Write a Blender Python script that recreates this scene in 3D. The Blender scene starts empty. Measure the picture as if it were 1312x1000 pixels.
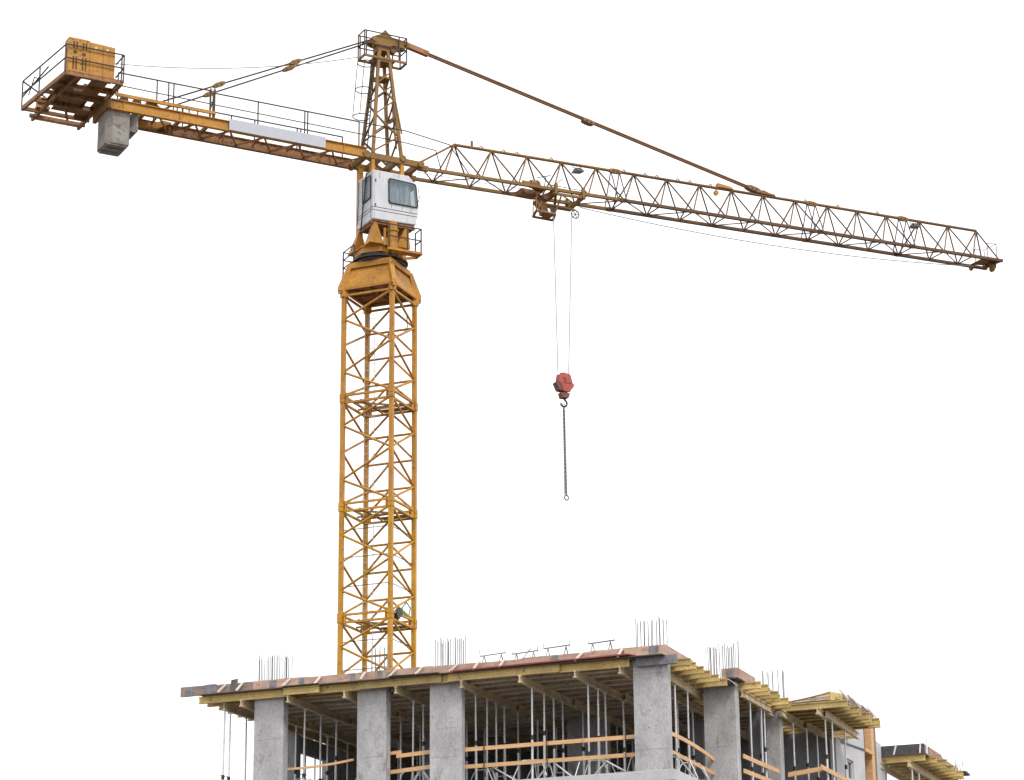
import bpy, bmesh, math, random
from mathutils import Vector as V, Matrix as M
R = math.radians
random.seed(7)
S = bpy.context.scene
C = S.collection

# ------------------------------------------------------------------ camera, sky, sun, exposure
CAMZ = 1.6
cam = bpy.data.objects.new('camera', bpy.data.cameras.new('camera'))
C.objects.link(cam)
cam.data.sensor_width = 36.0
cam.data.sensor_fit = 'HORIZONTAL'
cam.data.lens = 36.0 * 3250 / 1312
cam.data.clip_end = 6000
cam.matrix_world = (M.Translation((0, 0, CAMZ)) @ M.Rotation(R(90 + 17.475), 4, 'X') @ M.Rotation(R(-0.535), 4, 'Z'))
S.camera = cam

SUN_EL, SUN_AZ = 48.0, 150.0      # azimuth clockwise from +Y (camera looks +Y): behind the camera, to the right
w = bpy.data.worlds.new('World')
S.world = w
w.use_nodes = True
nt = w.node_tree
bg = nt.nodes['Background']
sky = nt.nodes.new('ShaderNodeTexSky')
sky.sky_type = 'NISHITA'
sky.sun_disc = False
sky.sun_elevation = R(SUN_EL)
sky.sun_rotation = R(SUN_AZ)
mx = nt.nodes.new('ShaderNodeMix')
mx.data_type = 'RGBA'
mx.inputs['Factor'].default_value = 0.93        # a bright, closed cloud cover over the clear sky
mx.inputs['B'].default_value = (10.6, 10.6, 10.7, 1)
nt.links.new(sky.outputs['Color'], mx.inputs['A'])
nt.links.new(mx.outputs['Result'], bg.inputs['Color'])
bg.inputs['Strength'].default_value = 0.11

sl = bpy.data.lights.new('sun', 'SUN')
sl.energy = 1.4
sl.angle = R(14)
sl.color = (1.0, 0.96, 0.9)
sun = bpy.data.objects.new('sun', sl)
C.objects.link(sun)
sd = V((math.sin(R(SUN_AZ)) * math.cos(R(SUN_EL)), math.cos(R(SUN_AZ)) * math.cos(R(SUN_EL)), math.sin(R(SUN_EL))))
sun.rotation_euler = sd.to_track_quat('Z', 'Y').to_euler()
sun.location = sd * 300

S.view_settings.view_transform = 'Standard'
S.view_settings.look = 'None'
S.view_settings.gamma = 1
S.view_settings.use_curve_mapping = False
S.view_settings.exposure = 0.36
S.render.engine = 'CYCLES'
S.cycles.max_bounces = 8
S.cycles.diffuse_bounces = 5

# ------------------------------------------------------------------ materials
def mat(name, col, rough=0.6, metal=0.0, var=0.12, scale=3.0, spots=None, spot_amt=0.0, spot_scale=6.0,
        stretch=(1, 1, 1), bump=0.0, bump_scale=40.0, grime=None, spec=0.4, obj_var=0.0, fine=0.0):
    """noise-varied paint / concrete / timber; spots = colour of worn or rusty patches"""
    m = bpy.data.materials.new(name)
    m.use_nodes = True
    t = m.node_tree
    N, L = t.nodes, t.links
    b = N['Principled BSDF']
    b.inputs['Roughness'].default_value = rough
    b.inputs['Metallic'].default_value = metal
    b.inputs['Specular IOR Level'].default_value = spec
    g = N.new('ShaderNodeNewGeometry')
    mp = N.new('ShaderNodeMapping')
    mp.inputs['Scale'].default_value = stretch
    L.new(g.outputs['Position'], mp.inputs['Vector'])
    n1 = N.new('ShaderNodeTexNoise')
    n1.inputs['Scale'].default_value = scale
    n1.inputs['Detail'].default_value = 6
    n1.inputs['Roughness'].default_value = 0.65
    L.new(mp.outputs['Vector'], n1.inputs['Vector'])
    mr = N.new('ShaderNodeMapRange')
    mr.inputs['From Min'].default_value = 0.3
    mr.inputs['From Max'].default_value = 0.7
    mr.inputs['To Min'].default_value = 1 - var
    mr.inputs['To Max'].default_value = 1 + var
    L.new(n1.outputs['Fac'], mr.inputs['Value'])
    val = mr.outputs['Result']
    if fine:
        n3 = N.new('ShaderNodeTexNoise')
        n3.inputs['Scale'].default_value = scale * 11
        n3.inputs['Detail'].default_value = 3
        L.new(mp.outputs['Vector'], n3.inputs['Vector'])
        m3 = N.new('ShaderNodeMapRange')
        m3.inputs['From Min'].default_value = 0.3
        m3.inputs['From Max'].default_value = 0.7
        m3.inputs['To Min'].default_value = 1 - fine
        m3.inputs['To Max'].default_value = 1 + fine
        L.new(n3.outputs['Fac'], m3.inputs['Value'])
        mm = N.new('ShaderNodeMath')
        mm.operation = 'MULTIPLY'
        L.new(val, mm.inputs[0]); L.new(m3.outputs['Result'], mm.inputs[1])
        val = mm.outputs[0]
    if obj_var:
        oi = N.new('ShaderNodeObjectInfo')
        m4 = N.new('ShaderNodeMapRange')
        m4.inputs['To Min'].default_value = 1 - obj_var
        m4.inputs['To Max'].default_value = 1 + obj_var
        L.new(oi.outputs['Random'], m4.inputs['Value'])
        mm = N.new('ShaderNodeMath')
        mm.operation = 'MULTIPLY'
        L.new(val, mm.inputs[0]); L.new(m4.outputs['Result'], mm.inputs[1])
        val = mm.outputs[0]
    hsv = N.new('ShaderNodeHueSaturation')
    hsv.inputs['Color'].default_value = (*col, 1)
    L.new(val, hsv.inputs['Value'])
    out = hsv.outputs['Color']
    if spots:
        n2 = N.new('ShaderNodeTexNoise')
        n2.inputs['Scale'].default_value = spot_scale
        n2.inputs['Detail'].default_value = 8
        n2.inputs['Roughness'].default_value = 0.7
        L.new(mp.outputs['Vector'], n2.inputs['Vector'])
        cr = N.new('ShaderNodeMapRange')
        cr.inputs['From Min'].default_value = 0.66 - 0.25 * spot_amt
        cr.inputs['From Max'].default_value = 0.78 - 0.25 * spot_amt
        L.new(n2.outputs['Fac'], cr.inputs['Value'])
        mi = N.new('ShaderNodeMix')
        mi.data_type = 'RGBA'
        mi.inputs['B'].default_value = (*spots, 1)
        L.new(cr.outputs['Result'], mi.inputs['Factor'])
        L.new(out, mi.inputs['A'])
        out = mi.outputs['Result']
    L.new(out, b.inputs['Base Color'])
    if bump:
        nb = N.new('ShaderNodeTexNoise')
        nb.inputs['Scale'].default_value = bump_scale
        nb.inputs['Detail'].default_value = 5
        L.new(mp.outputs['Vector'], nb.inputs['Vector'])
        bp = N.new('ShaderNodeBump')
        bp.inputs['Strength'].default_value = bump
        bp.inputs['Distance'].default_value = 0.02
        L.new(nb.outputs['Fac'], bp.inputs['Height'])
        L.new(bp.outputs['Normal'], b.inputs['Normal'])
    return m

RUST = (0.13, 0.055, 0.025)
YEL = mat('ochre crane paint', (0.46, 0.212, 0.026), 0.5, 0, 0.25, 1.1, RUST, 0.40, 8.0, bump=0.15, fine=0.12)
YELB = mat('golden crane paint', (0.49, 0.242, 0.014), 0.5, 0, 0.24, 1.3, RUST, 0.40, 8.0, bump=0.15, fine=0.14)
JIBP = mat('shaded weathered ochre paint', (0.225, 0.116, 0.024), 0.55, 0, 0.2, 1.2, (0.10, 0.05, 0.025), 0.38, 7.0, bump=0.15, fine=0.15)  # crane ochre darkened to paint in the backlit look; rust spots
JIBD = mat('shaded rusty jib paint', (0.115, 0.056, 0.022), 0.6, 0, 0.22, 1.5, (0.09, 0.045, 0.028), 0.7, 4.0, fine=0.15)  # darker copy: shade of far and lower bars painted in, plus rust
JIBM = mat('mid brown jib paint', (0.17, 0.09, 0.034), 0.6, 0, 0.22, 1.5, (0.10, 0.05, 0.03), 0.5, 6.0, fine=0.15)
RUSTY = mat('brown toned steel', (0.29, 0.14, 0.055), 0.65, 0, 0.3, 2.0, (0.09, 0.045, 0.028), 0.6, 5.0, fine=0.15)  # brown of the undersides, reflected tone partly put into the colour, with rust
STAYM = mat('red brown bar', (0.235, 0.122, 0.06), 0.6, 0, 0.2, 2.0)
DARK = mat('dark steel', (0.045, 0.04, 0.036), 0.5, 0.2, 0.2, 3.0)
RAILM = mat('dark painted rail', (0.05, 0.034, 0.024), 0.6, 0, 0.25, 2.0)
GREASE = mat('greasy ring steel', (0.03, 0.026, 0.026), 0.45, 0.2, 0.3, 4.0)
WHITEP = mat('white cab paint', (0.575, 0.585, 0.62), 0.42, 0, 0.09, 2.5, (0.42, 0.36, 0.31), 0.2, 4.0, stretch=(1, 1, .45), fine=0.05)
SIGNM = mat('pale blank sign', (0.48, 0.495, 0.55), 0.5, 0, 0.03, 2.0)
RUBBER = mat('black rubber', (0.02, 0.02, 0.022), 0.6)
CURT = mat('grey blue curtain', (0.50, 0.56, 0.60), 0.8, 0, 0.35, 5.0, (0.34, 0.25, 0.2), .25, 4.0, stretch=(2.5, 2.5, 0.3))
BLOCKC = mat('counterweight concrete', (0.32, 0.295, 0.275), 0.9, 0, 0.3, 2.2, (0.14, 0.12, 0.11), 0.5, 2.5, bump=0.5, fine=0.1)
CONC = mat('column concrete', (0.415, 0.41, 0.42), 0.9, 0, 0.22, 1.6, (0.285, 0.275, 0.27), 0.45, 3.6, stretch=(1, 1, 0.6), bump=0.6, bump_scale=22, fine=0.12)
CONCW = mat('wall concrete', (0.27, 0.275, 0.295), 0.9, 0, 0.17, 1.2, (0.2, 0.2, 0.2), 0.4, 2.0, stretch=(1, 1, 0.4), bump=0.3, fine=0.07)
CONCL = mat('pale concrete', (0.52, 0.52, 0.53), 0.9, 0, 0.13, 1.6, (0.32, 0.31, 0.31), 0.3, 3.0, bump=0.3, fine=0.06)
FLOORC = mat('dusty floor concrete', (0.27, 0.265, 0.26), 0.9, 0, 0.2, 1.0, fine=0.08)
HB = mat('yellow formwork beam', (0.56, 0.415, 0.165), 0.6, 0, 0.22, 1.8, (0.27, 0.20, 0.11), 0.45, 5.0, obj_var=0.22, fine=0.12)
HBW = mat('weathered formwork beam', (0.62, 0.53, 0.42), 0.75, 0, 0.2, 1.8, (0.38, 0.31, 0.24), 0.4, 4.0, obj_var=0.25, fine=0.12)
HBB = mat('dull bearer timber', (0.58, 0.465, 0.29), 0.7, 0, 0.2, 1.8, (0.34, 0.27, 0.18), 0.45, 5.0, obj_var=0.15, fine=0.12)
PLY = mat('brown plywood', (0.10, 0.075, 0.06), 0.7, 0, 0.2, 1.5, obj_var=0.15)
BOARD = mat('pink brown edge board', (0.46, 0.315, 0.245), 0.75, 0, 0.25, 2.0, (0.24, 0.16, 0.12), 0.5, 3.5, stretch=(1, 1, 3), obj_var=0.15, fine=0.12)
BOARDG = mat('weathered grey board', (0.28, 0.22, 0.19), 0.8, 0, 0.22, 2.0, (0.15, 0.12, 0.11), 0.5, 3.5, stretch=(1, 1, 3), fine=0.12)
PLATE = mat('grey plate', (0.20, 0.20, 0.215), 0.7, 0, 0.35, 6.0, fine=0.1)
REDP = mat('red edged plywood', (0.26, 0.065, 0.06), 0.6, 0, 0.2, 3.0)
BLACKP = mat('black film plywood', (0.055, 0.055, 0.065), 0.5, 0, 0.3, 3.0, (0.13, 0.12, 0.12), 0.3, 4.0)
PLANK = mat('fresh pine plank', (0.66, 0.40, 0.205), 0.7, 0, 0.13, 2.0, (0.42, 0.23, 0.11), 0.35, 5.0, stretch=(1, 1, 4), obj_var=0.1, fine=0.1)
WEDGE = mat('pale timber', (0.66, 0.55, 0.47), 0.75, 0, 0.15, 4.0, obj_var=0.12)
GALV = mat('galvanised steel', (0.66, 0.67, 0.69), 0.4, 0.35, 0.15, 6.0, (0.26, 0.25, 0.25), 0.3, 8.0, obj_var=0.15)
WHITES = mat('white painted steel', (0.62, 0.62, 0.62), 0.5, 0.1, 0.1, 4.0)
REBAR = mat('mill steel bar', (0.27, 0.26, 0.265), 0.55, 0.2, 0.3, 3.0, obj_var=0.75)
REDH = mat('faded red paint', (0.42, 0.085, 0.06), 0.55, 0, 0.2, 3.0, (0.16, 0.04, 0.035), 0.45, 5.0, fine=0.12)
REDD = mat('dark red grimy paint', (0.15, 0.062, 0.06), 0.6, 0, 0.2, 3.0)
ROPE = mat('wire rope', (0.33, 0.33, 0.37), 0.5, 0.3, 0.1, 5.0)
GROUNDM = mat('dry dirt', (0.125, 0.11, 0.095), 0.95, 0, 0.25, 0.15, fine=0.15)
GREENM = mat('green paint', (0.12, 0.30, 0.17), 0.5)
glass = bpy.data.materials.new('cab glass')
glass.use_nodes = True
gb = glass.node_tree.nodes['Principled BSDF']
gb.inputs['Base Color'].default_value = (0.20, 0.27, 0.31, 1)
gb.inputs['Roughness'].default_value = 0.04
gb.inputs['Alpha'].default_value = 0.3
wglass = bpy.data.materials.new('window glass')
wglass.use_nodes = True
gb = wglass.node_tree.nodes['Principled BSDF']
gb.inputs['Base Color'].default_value = (0.03, 0.035, 0.04, 1)
gb.inputs['Roughness'].default_value = 0.06

# ------------------------------------------------------------------ frames and object helpers
class Frame:
    def __init__(s, o, yaw):
        s.m = M.Translation(o) @ M.Rotation(R(yaw), 4, 'Z')
CR = Frame((-4.986, 90.7035, CAMZ), 27.915)       # x along the jib
MA = Frame((-4.986, 90.7035, CAMZ), -22.698)      # mast faces
BL = Frame((3.916, 65.038, 14.798), -22.0)        # building: x along the front, y inwards, z=0 underside of deck edge

BASE = {}
def tag(o, label=None, cat=None, group=None, kind=None):
    if label: o['label'] = label
    if cat: o['category'] = cat
    if group: o['group'] = group
    if kind: o['kind'] = kind
    return o

def thing(fr, name, label, cat, base, group=None):
    o = bpy.data.objects.new(name, None)
    C.objects.link(o)
    o.empty_display_size = 0.3
    o.matrix_world = fr.m @ M.Translation(base)
    tag(o, label, cat, group)
    BASE[o] = V(base)
    return o

def copy_tree(o, parent=None):
    c = o.copy()
    C.objects.link(c)
    if parent: c.parent = parent
    for ch in list(o.children): copy_tree(ch, c)
    return c

class MB:
    def __init__(s): s.v = []; s.f = []; s.sm = []
    def poly(s, vs, fs, smooth=False):
        n = len(s.v)
        s.v += [V(p) for p in vs]
        s.f += [tuple(i + n for i in f) for f in fs]
        s.sm += [smooth] * len(fs)
        return s
    def hull8(s, a):          # bottom ring of 4 then top ring of 4
        return s.poly(a, [(3, 2, 1, 0), (4, 5, 6, 7), (0, 1, 5, 4), (1, 2, 6, 5), (2, 3, 7, 6), (3, 0, 4, 7)])
    def box(s, x0, x1, y0, y1, z0, z1):
        return s.hull8([(x0, y0, z0), (x1, y0, z0), (x1, y1, z0), (x0, y1, z0), (x0, y0, z1), (x1, y0, z1), (x1, y1, z1), (x0, y1, z1)])
    def axes(s, p, q):
        p, q = V(p), V(q)
        d = (q - p).normalized()
        up = V((0, 0, 1)) if abs(d.z) < 0.9 else V((1, 0, 0))
        a = up.cross(d).normalized()
        return p, q, a, d.cross(a)
    def bar(s, p, q, wd, ht=None):
        ht = ht or wd
        p, q, a, b = s.axes(p, q)
        a, b = a * wd / 2, b * ht / 2
        return s.hull8([p - a - b, p + a - b, p + a + b, p - a + b, q - a - b, q + a - b, q + a + b, q - a + b])
    def tube(s, p, q, r, r2=None, n=8, caps=True):
        r2 = r if r2 is None else r2
        p, q, a, b = s.axes(p, q)
        vs = []
        for c, rr in ((p, r), (q, r2)):
            vs += [c + (a * math.cos(2 * math.pi * i / n) + b * math.sin(2 * math.pi * i / n)) * rr for i in range(n)]
        s.poly(vs, [(i, (i + 1) % n, n + (i + 1) % n, n + i) for i in range(n)], True)
        if caps:
            s.poly(vs, [tuple(range(n - 1, -1, -1)), tuple(range(n, 2 * n))])
        return s
    def path(s, pts, r, n=6):
        for a, b in zip(pts, pts[1:]): s.tube(a, b, r, n=n)
        return s
    def prism(s, pts, d):      # planar polygon pushed along d
        d = V(d); n = len(pts)
        pts = [V(p) for p in pts]
        nrm = V((0, 0, 0))
        for i in range(n): nrm += pts[i].cross(pts[(i + 1) % n])
        if nrm.dot(d) > 0: pts = pts[::-1]
        return s.poly(pts + [p + d for p in pts], [tuple(range(n)), tuple(range(2 * n - 1, n - 1, -1))] +
                      [((i + 1) % n, i, n + i, n + (i + 1) % n) for i in range(n)])
    def build(s, name, m, parent, root=None, bevel=0):
        base = BASE[root or parent]
        me = bpy.data.meshes.new(name)
        me.from_pydata([p - base for p in s.v], [], s.f)
        me.polygons.foreach_set('use_smooth', s.sm)
        me.materials.append(m)
        o = bpy.data.objects.new(name, me)
        C.objects.link(o)
        o.parent = parent
        BASE[o] = base
        if bevel:
            md = o.modifiers.new('bevel', 'BEVEL')
            md.width = bevel; md.segments = 2; md.limit_method = 'ANGLE'
        return o

UNIT = {}
def unit(kind, m):
    k = (kind, m.name)
    if k in UNIT: return UNIT[k]
    b = MB()
    if kind == 'box': b.box(-.5, .5, -.5, .5, 0, 1)
    elif kind == 'tube': b.tube((0, 0, 0), (0, 0, 1), 0.5, n=8)
    elif kind == 'angle':
        t = 0.14
        pr = [(-.5, -.5), (.5, -.5), (.5, -.5 + t), (-.5 + t, -.5 + t), (-.5 + t, .5), (-.5, .5)]
        b.prism([(x, y, 0) for x, y in pr], (0, 0, 1))
    elif kind == 'hbeam':     # timber I beam: y is its height
        hw, wb, fl = .5, .16, .22
        pr = [(-hw, -.5), (hw, -.5), (hw, -.5 + fl - .06), (wb, -.5 + fl), (wb, .5 - fl), (hw, .5 - fl + .06), (hw, .5), (-hw, .5), (-hw, .5 - fl + .06), (-wb, .5 - fl), (-wb, -.5 + fl), (-hw, -.5 + fl - .06)]
        b.prism([(x, y, 0) for x, y in pr], (0, 0, 1))
    me = bpy.data.meshes.new(kind)
    me.from_pydata(b.v, [], b.f)
    me.polygons.foreach_set('use_smooth', b.sm)
    me.materials.append(m)
    UNIT[k] = me
    return me

def member(parent, name, p, q, wd, m, ht=None, kind='box', roll=0):
    """one straight piece from p to q (frame coordinates), sharing one unit mesh with its like"""
    base = BASE[parent]
    p, q = V(p), V(q)
    d = q - p
    L = d.length
    z = d / L
    up = V((0, 0, 1)) if abs(z.z) < 0.95 else V((0, 1, 0))
    x = up.cross(z).normalized()
    y = z.cross(x)
    mt = M((x, y, z)).transposed().to_4x4()
    if roll: mt = mt @ M.Rotation(R(roll), 4, 'Z')
    o = bpy.data.objects.new(name, unit(kind, m))
    C.objects.link(o)
    o.parent = parent
    BASE[o] = base
    o.matrix_basis = M.Translation(p - base) @ mt @ M.Diagonal((wd, ht or wd, L, 1))
    return o

# ------------------------------------------------------------------ ground
g = MB().box(-2500, 2500, -2500, 2500, -0.5, 0)
me = bpy.data.meshes.new('ground'); me.from_pydata(g.v, [], g.f); me.materials.append(GROUNDM)
go = bpy.data.objects.new('ground', me); C.objects.link(go); tag(go, kind='structure')

# ================================================================== BUILDING
FLOOR = -2.98
GZ = -14.798
bd = thing(BL, 'unfinished_building', 'grey concrete frame of an unfinished building under slab formwork and props', 'building', (-6, 6, GZ))
def wall(name, a0, a1, b0, b1, z0, z1, m=CONC, bevel=0.012):
    return MB().box(a0, a1, b0, b1, z0, z1).build(name, m, bd, bevel=bevel)
ZT = 0.0 - 0.024
COLS = [(-12.05, -11.14, 0.10, 0.40), (-8.90, -8.03, 0.10, 0.40), (-6.74, -5.80, 0.10, 0.32), (-0.93, 0.02, 0.10, 0.36), (-0.26, 0.66, 3.95, 4.28)]
for i, (a0, a1, b0, b1) in enumerate(COLS):
    top = -0.025
    wall('column', a0, a1, b0, b1, FLOOR, top)
    wall('column', a0, a1, b0, b1, GZ, FLOOR - 0.22)
for (a0, a1, b0, b1), zs in zip(COLS, ((-1.35,), (-2.05,), (-1.42, -2.2), (-.42, -2.4), (-1.8,))):
    for z in zs: MB().box(a0 + random.uniform(.02, .3), a1 - random.uniform(.02, .3), b0 - .003, b0 - .0005, z - .005, z + .005).build('pour_seam', CONCW, bd)
pit = MB()
for a0, a1, b0, b1 in COLS:
    for _ in range(7):
        x, z = random.uniform(a0 + .06, a1 - .06), random.uniform(-2.7, -.3)
        r_ = random.uniform(.008, .018)
        pit.tube((x, b0 - .0012, z), (x, b0 - .0004, z), r_, n=6)
pit.build('surface_pits', DARK, bd)['kind'] = 'stuff'
wall('column', 0.36, 0.77, 7.8, 8.15, FLOOR, -.235)
wall('column', -13.64, -13.14, 4.85, 5.15, FLOOR, -.235, CONCW)
# interior columns and walls
for a, b in ((-9.6, 6.2), (-1.9, 7.4)):
    wall('column', a, a + .5, b, b + .5, FLOOR, -.43, CONCW)
wall('core_wall', -5.2, -3.95, 6.4, 6.65, FLOOR, -.235, CONC)
wall('wall', -13.62, -13.42, 7.5, 12.0, FLOOR, -.235, CONC)
wall('edge_beam', -13.64, -13.46, 5.16, 7.49, -.72, -.235, CONCW)
wall('wall', -13.42, -0.4, 12.0, 12.25, FLOOR, -.025, CONCW)
wall('wall', -0.36, 0.30, 8.42, 8.66, FLOOR, -.03, CONCW)
wall('wall', -0.4, 0.72, 12.0, 12.2, FLOOR, -.025, CONCW)
wall('wall', 0.72, 1.16, 12.04, 12.22, FLOOR, -.06, CONCW)
# floors (the top one is seen at the bottom edge of the picture)
SLAB = [(-13.9, -.12), (.12, -.12), (.12, 3.7), (.9, 3.7), (.9, 7.7), (2.4, 7.7), (2.4, 12.0), (1.3, 12.0), (1.3, 24), (-13.9, 24)]
def slab(z0, z1, m):
    MB().prism([(a, b, z0) for a, b in SLAB], (0, 0, z1 - z0)).build('floor_slab', m, bd)
slab(FLOOR - .22, FLOOR, FLOORC)
for k in (1, 2, 3): slab(FLOOR - .22 - 3.2 * k, FLOOR - 3.2 * k, CONCL)
# pale upstand along the floor edge by the corner column
MB().box(-4.6, .13, -.24, -.12, FLOOR - .3, FLOOR - .02).build('floor_upstand', CONCL, bd, bevel=.01)
MB().box(.13, .25, -.24, 3.6, FLOOR - .3, FLOOR - .02).build('floor_upstand', CONCL, bd, bevel=.01)

# right-hand rear wall with a window, and its timber shuttered end
wd = MB()
X0, X1 = 1.17, 1.35
def wpanel(b0, b1, z0, z1): wd.box(X0, X1, b0, b1, z0, z1)
wpanel(11.75, 12.75, FLOOR, -.44)
wpanel(12.75, 13.75, FLOOR, -2.2)
wpanel(12.75, 13.75, -.86, -.30)
wpanel(13.75, 15.15, FLOOR, .34)
wpanel(12.9, 13.75, -.30, .05)
rw = wd.build('side_wall', CONCL, bd)
MB().bar((X1 + .012, 12.3, -.47), (X1 + .012, 15.12, -.30), .03, .045).build('cornice', DARK, rw)
MB().box(1.22, 1.25, 12.75, 13.75, -2.2, -.86).build('window_pane', wglass, rw)
wf = MB()
for b in (12.77, 13.25, 13.73): wf.box(1.24, 1.30, b - .03, b + .03, -2.2, -.86)
for z in (-.88, -1.45, -2.17): wf.box(1.245, 1.295, 12.80, 13.70, z - .03, z + .03)
wf.build('window_frame', WHITES, rw)
tp = MB().box(1.05, 1.12, 15.16, 16.6, FLOOR, .75).build('shutter_panel', PLY, bd)
for b in (15.5, 16.4):
    MB().box(1.12, 1.34 if b > 16 else 1.2, b - (.26 if b > 16 else .05), b + .1, FLOOR, .74).build('shutter_post', PLANK, tp)
for z in (-.28, -1.35, -2.4):
    MB().box(1.121, 1.40, 15.2, 16.1, z - .05, z + .05).build('shutter_rail', PLANK, tp)
MB().box(1.0, 1.36, 16.52, 16.66, FLOOR, .78).build('shutter_edge', BOARDG, bd)
wall('wall', .85, 1.1, 16.68, 18.35, FLOOR, .40, CONCL)
wall('column', .98, 1.12, 18.5, 18.9, FLOOR, -.25, CONCL)
wall('wall', -.5, 2.0, 22.5, 22.7, FLOOR, -.45, CONCW)

# ------------------------------------------------------------------ slab formwork
JH = 0.2
ZJ = -0.022 - JH / 2          # joist centre height
ZB = -0.022 - JH - JH / 2 - .002   # bearer centre height
def joist(f, a0, a1, b, dz=0, m=HB):
    return member(f, 'joist', (a0, b, ZJ + dz), (a1, b, ZJ + dz), .085, m, JH, 'hbeam')
def bearer(f, a, b0, b1, da=0):
    return member(f, 'bearer', (a, b0, ZB), (a + da, b1, ZB), .09, HBB, JH, 'hbeam')
def sheets(f, a0, a1, b0, b1, m=PLY):
    a = a0
    while a < a1 - .01:
        an = min(a + 2.44, a1)
        b = b0
        while b < b1 - .01:
            bn = min(b + 1.22, b1)
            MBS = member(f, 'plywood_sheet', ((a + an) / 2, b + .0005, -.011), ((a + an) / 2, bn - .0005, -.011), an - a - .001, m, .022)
            b = bn
        a = an
def edge_board(f, p, q, z0, z1, m=BOARD, t=.04):
    zc = (z0 + z1) / 2
    return member(f, 'edge_board', (*p, zc), (*q, zc), t, m, z1 - z0)
def plate(f, a, b, wdt, z0, z1, lean=0):
    return MB().hull8([(a, b - .02 - lean, z0), (a + wdt, b - .02 - lean, z0), (a + wdt, b - .002, z0), (a, b - .002, z0),
                       (a + .02, b - .02, z1), (a + wdt + .01, b - .02, z1), (a + wdt, b - .002, z1), (a, b - .002, z1)]).build('patch_plate', PLATE, f)
def wedge(f, a, b, da=0, z1=.26, wdt=.055, out=.3):
    return member(f, 'wedge_strut', (a, b - out, .01), (a + da, b - .03, z1), wdt, WEDGE, .04)

FA = thing(BL, 'slab_formwork', 'long front slab formwork of yellow beams from left end to corner column', 'formwork', (-6.5, 0, -.43), 'slab formwork bays')
sheets(FA, -13.6, .02, -.28, 12.3)
# front row in overlapping lengths
for a0, a1, b in ((-13.72, -10.9, -.02), (-11.0, -9.9, -.20), (-10.35, -8.45, -.02), (-8.75, -6.3, -.12), (-6.55, -5.9, -.02), (-6.1, -2.9, -.12), (-3.2, -.98, -.02)):
    joist(FA, a0, a1, b)
rows = [.42, 1.0, 1.62, 2.24, 2.86, 3.5, 4.12]
rows += [4.75 + .6 * i for i in range(12)]
for i, b in enumerate(rows):
    j = random.uniform(-.25, .25)
    e = .55 if b < 3.7 else -.2 if b > 4.4 else .3
    cuts = [-13.7 + random.uniform(-.04, .07), -9.8 + j, -5.2 + j, e + (random.uniform(-.06, .06) if b < 3.7 else 0)]
    right = b < 3.7
    for k in range(3):
        o = .045 if k == 1 else -.045
        if b < .5 and k == 0: continue
        end = -.3 if k == 2 and right else cuts[k + 1] + (.25 if k < 2 else 0)
        joist(FA, cuts[k] - (.25 if k else 0) + (.5 if k == 0 else 0), end, b + o, m=HBW)
    joist(FA, cuts[0], cuts[0] + 1.2, b + .05)
    if right: joist(FA, -1.0, cuts[3], b + .05)
joist(FA, -13.7, -12.1, .42); joist(FA, -11.1, -9.5, .42)
BE = [-13.0, -12.32, -10.87, -9.17, -7.63, -5.70, -4.0, -2.44, -1.18]
for i, a in enumerate(BE):
    s = -.2 if i else .12
    l1 = random.uniform(3.4, 4.3)
    bearer(FA, a, s + random.uniform(-.04, .04), l1)
    bearer(FA, a + .1, l1 - .4, 8.2)
    bearer(FA, a, 7.8, 11.9)
bearer(FA, -.3, .5, 4.4, -.12)
# edge boards of the pour
for a0, a1, z1, m in ((-14.33, -13.2, .30, BOARDG), (-13.2, -12.04, .285, BOARDG)):
    edge_board(FA, (a0, .0), (a1 - .004, .0), .02, z1, m)
for a0, a1, z0, z1 in ((-12.04, -10.4, .02, .29), (-10.4, -8.3, .02, .27), (-8.3, -6.6, .01, .275), (-6.6, -5.2, .0, .255), (-5.2, -3.95, .0, .24), (-3.95, -2.1, .01, .27), (-2.1, .04, .0, .29)):
    edge_board(FA, (a0, .0), (a1 - .004, random.uniform(-.012, .012)), z0, z1)
edge_board(FA, (.02, .03), (.0, 2.3), .0, .28)
edge_board(FA, (.02, 2.31), (.0, 3.8), .0, .20)
for a, wdt, z0, z1, ln in ((-14.15, .22, .03, .28, 0), (-13.55, .36, .02, .31, 0), (-11.52, .2, .08, .26, 0), (-10.62, .16, .05, .25, 0), (-9.05, .14, .05, .25, 0), (-8.25, .14, .05, .27, 0), (-7.98, .18, .06, .2, 0), (-3.15, .16, .05, .26, 0), (-1.28, .16, .09, .22, 0), (-.42, .24, .03, .28, 0)):
    plate(FA, a, -.02, wdt, z0, z1, ln)
MB().hull8([(-12.72, -.12, .03), (-12.5, -.12, .03), (-12.5, -.03, .03), (-12.75, -.03, .03), (-12.6, -.26, .33), (-12.42, -.22, .36), (-12.42, -.2, .36), (-12.6, -.24, .33)]).build('patch_plate', PLATE, FA)
for a, da in ((-13.0, .1), (-12.42, .05), (-11.0, .1), (-10.0, .05), (-8.62, .02), (-7.78, .1), (-7.0, .1), (-6.0, .15), (-5.3, .05), (-4.55, .05), (-2.4, .12), (-1.2, .03)):
    wedge(FA, a, .0, da)
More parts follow.
